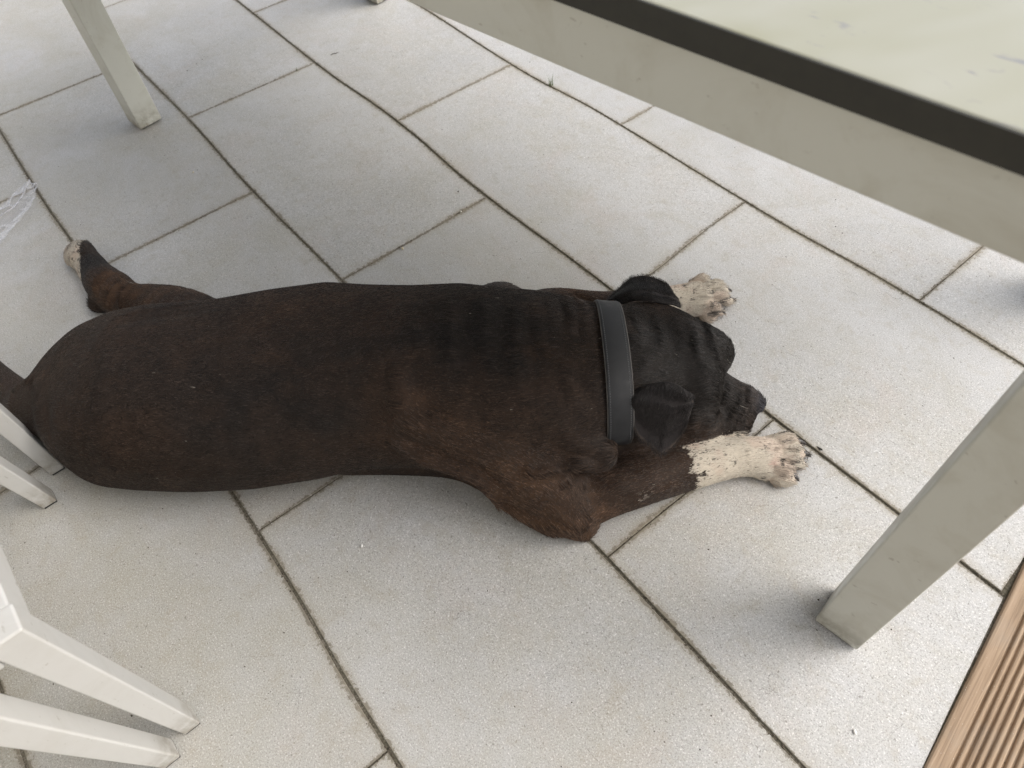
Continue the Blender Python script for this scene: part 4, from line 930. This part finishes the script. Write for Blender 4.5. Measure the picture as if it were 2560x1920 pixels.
COLX, COLT = .998, -.002
collar, sec = band('collar', -.0185, .0185, .0032, .0042, M_LEATHER, dog)
sm = collar.modifiers.new('e', 'EDGE_SPLIT'); sm.split_angle = math.radians(40)
for k_, (a0, a1) in enumerate(((-.0193, -.0186), (.0186, .0193))):
    b_, _ = band('edge_trim', a0-.0006, a1+.0006, .0030, .0034, M_CUT, collar)
# stitches: short dashes along both edges
sv, sf = [], []
for kx in (-.0150, .0150):
    k = (kx+.0195)/.039
    c0, th, rA = neck_ring(COLX-.018); _, _, rB = neck_ring(COLX+.018)
    rA = np.maximum(rA, .5*(rA+rB)-.004); rB = np.maximum(rB, .5*(rA+rB)-.004)
    r = rA*(1-k)+rB*k+.0015+.0044
    tt = np.linspace(-math.pi, math.pi, 2000)
    rr = np.interp(tt, np.r_[th, math.pi], np.r_[r, r[0]])
    P_ = np.stack([COLX+kx+COLT*np.cos(tt), c0[1]+rr*np.cos(tt), c0[2]+rr*np.sin(tt)], 1)
    dl = np.r_[0, np.cumsum(np.linalg.norm(np.diff(P_, axis=0), axis=1))]
    s = 0
    while s+.0026 < dl[-1]:
        a = np.array([np.interp(s, dl, P_[:, c_]) for c_ in range(3)]); b = np.array([np.interp(s+.0026, dl, P_[:, c_]) for c_ in range(3)])
        n_ = (a+b)/2-np.array([(a[0]+b[0])/2, c0[1], c0[2]]); n_ /= np.linalg.norm(n_); w_ = np.array([.00035, 0, 0]); i = len(sv)
        w_ = w_*1.3; sv += [a-w_, a+w_, b+w_, b-w_, (a+b)/2+n_*.0004-w_, (a+b)/2+n_*.0004+w_]
        sf += [(i, i+1, i+5, i+4), (i+4, i+5, i+2, i+3)]
        s += .0038
tag(link_mesh('stitching', sv, sf, M_THREAD, collar), kind='stuff')

# --- short fur: hair strands laid along the flow of the coat
def mat_fur():
    g = N('short_fur')
    at = g.n('ShaderNodeAttribute', attribute_name='hair_colour')
    g.l(at.outputs['Color'], g.b.inputs['Base Color'])
    g.b.inputs['Roughness'].default_value = .46
    g.b.inputs['Specular IOR Level'].default_value = .22
    return g.m
M_FUR = mat_fur()
def fur(name, P_, Q_, nrm, fd, colr, count, length, radius, lift, parent, seed, spread=.4):
    r_ = np.random.default_rng(seed)
    a = P_[Q_[:, 0]]; b = P_[Q_[:, 1]]; c_ = P_[Q_[:, 2]]; d_ = P_[Q_[:, 3]]
    area = .5*np.linalg.norm(np.cross(c_-a, d_-b), axis=1)
    # no strands where the body lies on the floor
    area = area*((a[:, 2] > .006))
    f = r_.choice(len(Q_), count, p=area/area.sum())
    u, v_ = r_.random(count)[:, None], r_.random(count)[:, None]
    w4 = [(1-u)*(1-v_), u*(1-v_), u*v_, (1-u)*v_]
    def itp(A_): return sum(w4[k]*A_[Q_[f, k]] for k in range(4))
    root = itp(P_); n_ = itp(nrm); n_ /= np.linalg.norm(n_, axis=1, keepdims=True); D_ = itp(fd)
    D_ = D_-(D_*n_).sum(1, keepdims=True)*n_; D_ /= np.linalg.norm(D_, axis=1, keepdims=True)+1e-9
    side = np.cross(n_, D_)
    ang = (fbm(root, 9, 71)-.5)*.9+(fbm(root, 70, 72)-.5)*.35+r_.normal(0, .10, count)
    D_ = D_*np.cos(ang)[:, None]+side*np.sin(ang)[:, None]
    L_ = length*(.65+.7*r_.random(count))*(1+.0*root[:, 0])
    lf = lift*(.6+.8*r_.random(count))
    npt = 4
    t = np.linspace(0, 1, npt)
    out = np.zeros((count, npt, 3), np.float32)
    for k, tk in enumerate(t):
        out[:, k] = root-n_*.0004+D_*(L_*tk)[:, None]+n_*(L_*lf*(tk-.45*tk*tk)*1.5)[:, None]
    rad = np.outer(np.ones(count), radius*np.array([1.0, .9, .65, .15])).astype(np.float32)
    if colr is None:
        cc, _ = coat(root+r_.normal(0, .0022, root.shape))
    else: cc = itp(colr)
    light = cc[:, 0] > .3
    var = np.where(light, .62+.50*r_.random(count), np.minimum(np.exp(r_.normal(-.12, spread, count)), 2.4))
    cc = np.clip(cc*var[:, None], 0, .85)
    odd = r_.random(count) < .0005
    cc[odd] = np.array([.30, .27, .23])
    hc = bpy.data.hair_curves.new(name)
    hc.add_curves([npt]*count)
    hc.points.foreach_set('position', out.ravel())
    hc.points.foreach_set('radius', rad.ravel())
    at = hc.attributes.new('hair_colour', 'FLOAT_COLOR', 'CURVE')
    at.data.foreach_set('color', np.c_[cc, np.ones(count)].astype(np.float32).ravel())
    hc.materials.append(M_FUR)
    ob = bpy.data.objects.new(name, hc); COL.objects.link(ob); ob.parent = parent
    tag(ob, kind='stuff'); return ob
NF = 210000
if NF:
    fur('fur', pts, quads, VN, FD, None, NF//2, .0115, .00022, .17, dog, 5, .45)
    fur('fur', pts, quads, VN, FD, None, int(NF*.75), .0150, .00042, .085, dog, 8, .72)
    for ob_, v_, q_ in ((ear_R, evR, eqR), (ear_L, evL, eqL)):
        n_, _ = quad_normals(v_, q_)
        if n_[:, 2].mean() < 0: n_ = -n_
        dn = v_[-1*16:].mean(0)-v_[:16].mean(0); fd_ = np.tile(dn/np.linalg.norm(dn), (len(v_), 1))
        base_c = np.tile(np.array([.0230, .0205, .0205]), (len(v_), 1))
        fur('fur', v_+n_*.0022, q_, n_, fd_, base_c, NF//45, .006, .00018, .10, ob_, 6)

# ------------------------------------------------------------------ small things on the tiles
def strands(name, roots, dirs, lengths, radius, bend, mat, parent=None, seed=1, lift=.0006):
    r_ = np.random.default_rng(seed); n = len(roots); npt = 9
    out = np.zeros((n, npt, 3), np.float32)
    ang = np.arctan2(dirs[:, 1], dirs[:, 0]); p = roots.copy()
    for k in range(npt):
        out[:, k] = p
        ang = ang+bend*(r_.normal(0, .35, n)+bend_bias(n, r_, k))
        p = p+np.stack([np.cos(ang), np.sin(ang), np.zeros(n)], 1)*(lengths/(npt-1))[:, None]
        p[:, 2] = lift+.0012*np.abs(np.sin(k*.9+roots[:, 0]*90))
    hc = bpy.data.hair_curves.new(name); hc.add_curves([npt]*n)
    hc.points.foreach_set('position', out.ravel()); hc.points.foreach_set('radius', np.full(n*npt, radius, np.float32))
    hc.materials.append(mat); ob = bpy.data.objects.new(name, hc); COL.objects.link(ob)
    return ob
_b = {}
def bend_bias(n, r_, k):
    if k == 0 or n not in _b: _b[n] = r_.normal(0, .45, n)
    return _b[n]
r_ = np.random.default_rng(4)
n = 420
roots = np.c_[r_.uniform(-.3, 2.1, n), r_.uniform(-.45, 1.2, n), np.full(n, .0008)]
M_HAIR = simple('shed_hair', (0.05, 0.04, 0.032), .5)
tag(strands('shed_hair', roots, r_.normal(0, 1, (n, 3)), r_.uniform(.010, .042, n), .00008, .55, M_HAIR, seed=2), kind='stuff')
cl = []
for c_ in ((1.5171, 0.1713, 0.0), (1.6697, 0.2371, 0.0), (1.8801, 0.4381, 0.0), (0.1186, 0.9754, 0.0), (1.5362, 0.248, 0.0), (1.8671, 0.6504, 0.0), (1.4556, -0.0636, 0.0)):
    for _ in range(5): cl.append((c_[0]+r_.normal(0, .006), c_[1]+r_.normal(0, .006), .0008))
cl = np.array(cl)
tag(strands('hair_clump', cl, r_.normal(0, 1, (len(cl), 3)), r_.uniform(.012, .035, len(cl)), .00008, .8, M_HAIR, seed=3), kind='stuff')
# specks of soil: joined
sv, sf = [], []
def grit(x, y, s, r=None):
    i = len(sv); a = r_.uniform(0, 6.28); e = r_.uniform(.5, 1.0)
    for k in range(5):
        t = a+k*1.2566; sv.append((x+s*math.cos(t)*r_.uniform(.7, 1.1), y+s*e*math.sin(t)*r_.uniform(.7, 1.1), .0004))
    sv.append((x, y, .0004+s*.55))
    for k in range(5): sf.append((i+k, i+(k+1) % 5, i+5))
for _ in range(1500):
    grit(r_.uniform(-.6, 2.2), r_.uniform(-.6, 1.7), abs(r_.normal(.0005, .0004))+.0003)
for c_ in ((-0.2574, 0.5574, 0.0), (-0.2316, 0.5002, 0.0), (0.0132, 0.3032, 0.0), (1.3793, -0.1064, 0.0), (1.685, 0.528, 0.0), (1.8453, 0.3545, 0.0), (1.8635, 0.3129, 0.0), (1.839, 0.5895, 0.0), (1.9293, 0.6312, 0.0), (1.8639, 0.5522, 0.0), (1.3365, -0.2604, 0.0), (0.3047, 1.2214, 0.0), (0.2333, 1.1687, 0.0), (0.5122, 0.8639, 0.0), (0.7348, 0.7507, 0.0)):
    grit(c_[0], c_[1], r_.uniform(.0016, .0026))
sp_ = link_mesh('soil_specks', sv, sf, simple('soil', (0.05, 0.038, 0.026), .9)); sp_['kind'] = 'stuff'
# grit and moss caught along the joints: joined
sv, sf = [], []
for vrow in range(-2, 5):
    for u10 in np.arange(-1.5, 6, .012):
        if r_.random() < .8 and (0.5+.5*math.sin(vrow*5+u10*3.1)) > .12:
            x, y = warp(vrow, u10); grit(x+r_.normal(0, .0018), y+r_.normal(0, .0018), abs(r_.normal(.0010, .0007))+.0003)
    st = 0 if vrow % 2 == 1 else 1
    for u in range(st-2, 7, 2):
        for b_ in np.arange(0, 1, .008):
            if r_.random() < .35:
                x, y = warp(vrow+b_, u); grit(x+r_.normal(0, .0014), y+r_.normal(0, .0014), abs(r_.normal(.0009, .0006))+.0003)
jg = link_mesh('joint_grit', sv, sf, simple('joint_soil', (0.085, 0.070, 0.050), .95)); jg['kind'] = 'stuff'
def crumb(c_, s, mat, label, name='crumb', cat='crumb'):
    bm_v = []; f = []
    for j in range(4):
        for k in range(7):
            ph = math.pi*(j+.5)/4; t = 2*math.pi*k/7; q = s*(.75+.5*r_.random())
            bm_v.append((q*math.sin(ph)*math.cos(t), .62*q*math.sin(ph)*math.sin(t), s*.4*(1+math.cos(ph))+.0005))
    for j in range(3):
        for k in range(7): f.append((j*7+k, j*7+(k+1) % 7, (j+1)*7+(k+1) % 7, (j+1)*7+k))
    f += [tuple(range(6, -1, -1)), tuple(range(21, 28))]
    o = link_mesh(name, bm_v, f, mat, smooth=True, loc=(c_[0], c_[1], 0)); o.rotation_euler[2] = r_.uniform(0, 3); return tag(o, label, cat)
M_CRUMB = simple('white_crumb', (0.85, 0.84, 0.80), .6); M_CR2 = simple('pale_crumb', (0.62, 0.54, 0.36), .7)
crumb((1.3321, 0.1218, 0.0), .0036, M_CRUMB, 'white crumb on the tile below the middle of the dog')
crumb((1.9763, 0.4814, 0.0), .0036, M_CRUMB, 'white crumb on the tile near the timber deck')
crumb((0.8066, 0.5492, 0.0), .0036, M_CR2, 'straw coloured crumb on the tile above the back of the dog')
crumb((0.7962, 0.7134, 0.0), .0028, M_CRUMB, 'small white crumb caught in the joint above the dog')
crumb((0.228, 0.3175, 0.0), .0028, M_CR2, 'straw coloured crumb on the tile below the far left table leg')
tw = tube('twig', [(-0.0034, 0.8404, 0.0015), (-0.0043, 0.8487, 0.002), (0.0003, 0.8567, 0.002), (-0.0004, 0.8678, 0.0015)], [.0005, .0010, .0009, .0004], simple('dark_twig', (0.04, 0.03, 0.022), .8), None, 6)
tag(tw, 'short dark twig on the upper tile left of the shed hairs', 'twig')
c_ = (1.6804, 0.7967, 0.0)
lf = link_mesh('leaf_scrap', [(0, 0, .0008), (.005, -.001, .002), (.009, .001, .003), (.007, .003, .003), (.002, .003, .0015), (-.003, .002, .001)], [(0, 1, 2, 3, 4, 5)], simple('dry_leaf', (0.02, 0.016, 0.012), .8), loc=(c_[0], c_[1], 0))
so = lf.modifiers.new('s', 'SOLIDIFY'); so.thickness = .0005
tag(lf, 'dark scrap of leaf stuck in the joint beside the near front paw', 'leaf')
def grass(c_, n, h, label):
    v, f = [], []
    for k in range(n):
        a = r_.uniform(0, 6.28); l = h*r_.uniform(.5, 1.0); lean = r_.uniform(.15, .75); w_ = .0006
        bx, by = r_.normal(0, .003, 2); i = len(v)
        for j in range(5):
            t = j/4; x = bx+math.cos(a)*lean*l*t*t; y = by+math.sin(a)*lean*l*t*t; z = -.002+l*t*(1-.25*lean*t); ww = w_*(1-t*.85)
            v += [(x-math.sin(a)*ww, y+math.cos(a)*ww, z), (x+math.sin(a)*ww, y-math.cos(a)*ww, z)]
        for j in range(4): f.append((i+2*j, i+2*j+1, i+2*j+3, i+2*j+2))
    o = link_mesh('grass_tuft', v, f, M_GRASS, loc=(c_[0], c_[1], 0)); return tag(o, label, 'grass')
M_GRASS = simple('grass_blade', (0.10, 0.14, 0.04), .6)
grass((0.5531, 1.1874, 0.0), 22, .034, 'tuft of thin green grass in the joint beneath the table edge')
grass((-0.0053, 0.7298, 0.0), 12, .010, 'tiny sprig of moss and grass in the upper left joint')
# clear plastic wrapper, crumpled, at the left edge
def mat_film():
    g = N('clear_film')
    out = g.t.nodes['Material Output']
    tr = g.n('ShaderNodeBsdfTransparent'); tr.inputs[0].default_value = (.97, .97, .98, 1)
    g.b.inputs['Base Color'].default_value = (.85, .86, .9, 1); g.b.inputs['Roughness'].default_value = .12
    g.b.inputs['Specular IOR Level'].default_value = 1.0
    lw = g.n('ShaderNodeLayerWeight'); lw.inputs['Blend'].default_value = .45
    mx = g.n('ShaderNodeMixShader'); f = g.ramp(lw.outputs['Facing'], [(.25, .07), (.85, .75)])
    g.l(f, mx.inputs[0]); g.l(tr.outputs[0], mx.inputs[1]); g.l(g.b.outputs[0], mx.inputs[2]); g.l(mx.outputs[0], out.inputs[0]); return g.m
A_, B_ = np.array((-0.0187, -0.0023, 0.0)), np.array((0.1681, -0.1916, 0.0))
ax = (B_-A_)[:2]; Lf = np.linalg.norm(ax); ax /= Lf; ay = np.array([-ax[1], ax[0]])
v, f = [], []
nx_, ny_ = 64, 34
for i in range(nx_):
    for j in range(ny_):
        s_ = i/(nx_-1); t = j/(ny_-1)-.5
        wdt = .03+.10*s_**.7
        q = np.array([s_*Lf*3, t*wdt*6, 0])
        h = .0012+.016*abs(2*vnoise(q*np.array([1, 1.5, 1]), 6, 3)-1)*(1-abs(t)*1.2)*min(1, s_*5)+.006*abs(2*vnoise(q, 17, 5)-1)+.010*math.exp(-((t-.12*math.sin(s_*5))/.10)**2)
        xy = A_[:2]+ax*(s_*Lf+.004*math.sin(t*14))+ay*(t*wdt+.010*math.sin(s_*6))
        v.append((xy[0], xy[1], h))
for i in range(nx_-1):
    for j in range(ny_-1): f.append((i*ny_+j, (i+1)*ny_+j, (i+1)*ny_+j+1, i*ny_+j+1))
tag(link_mesh('plastic_wrapper', v, f, mat_film(), None, True), 'crumpled clear plastic wrapper lying on the tiles at the left edge', 'plastic wrapper')
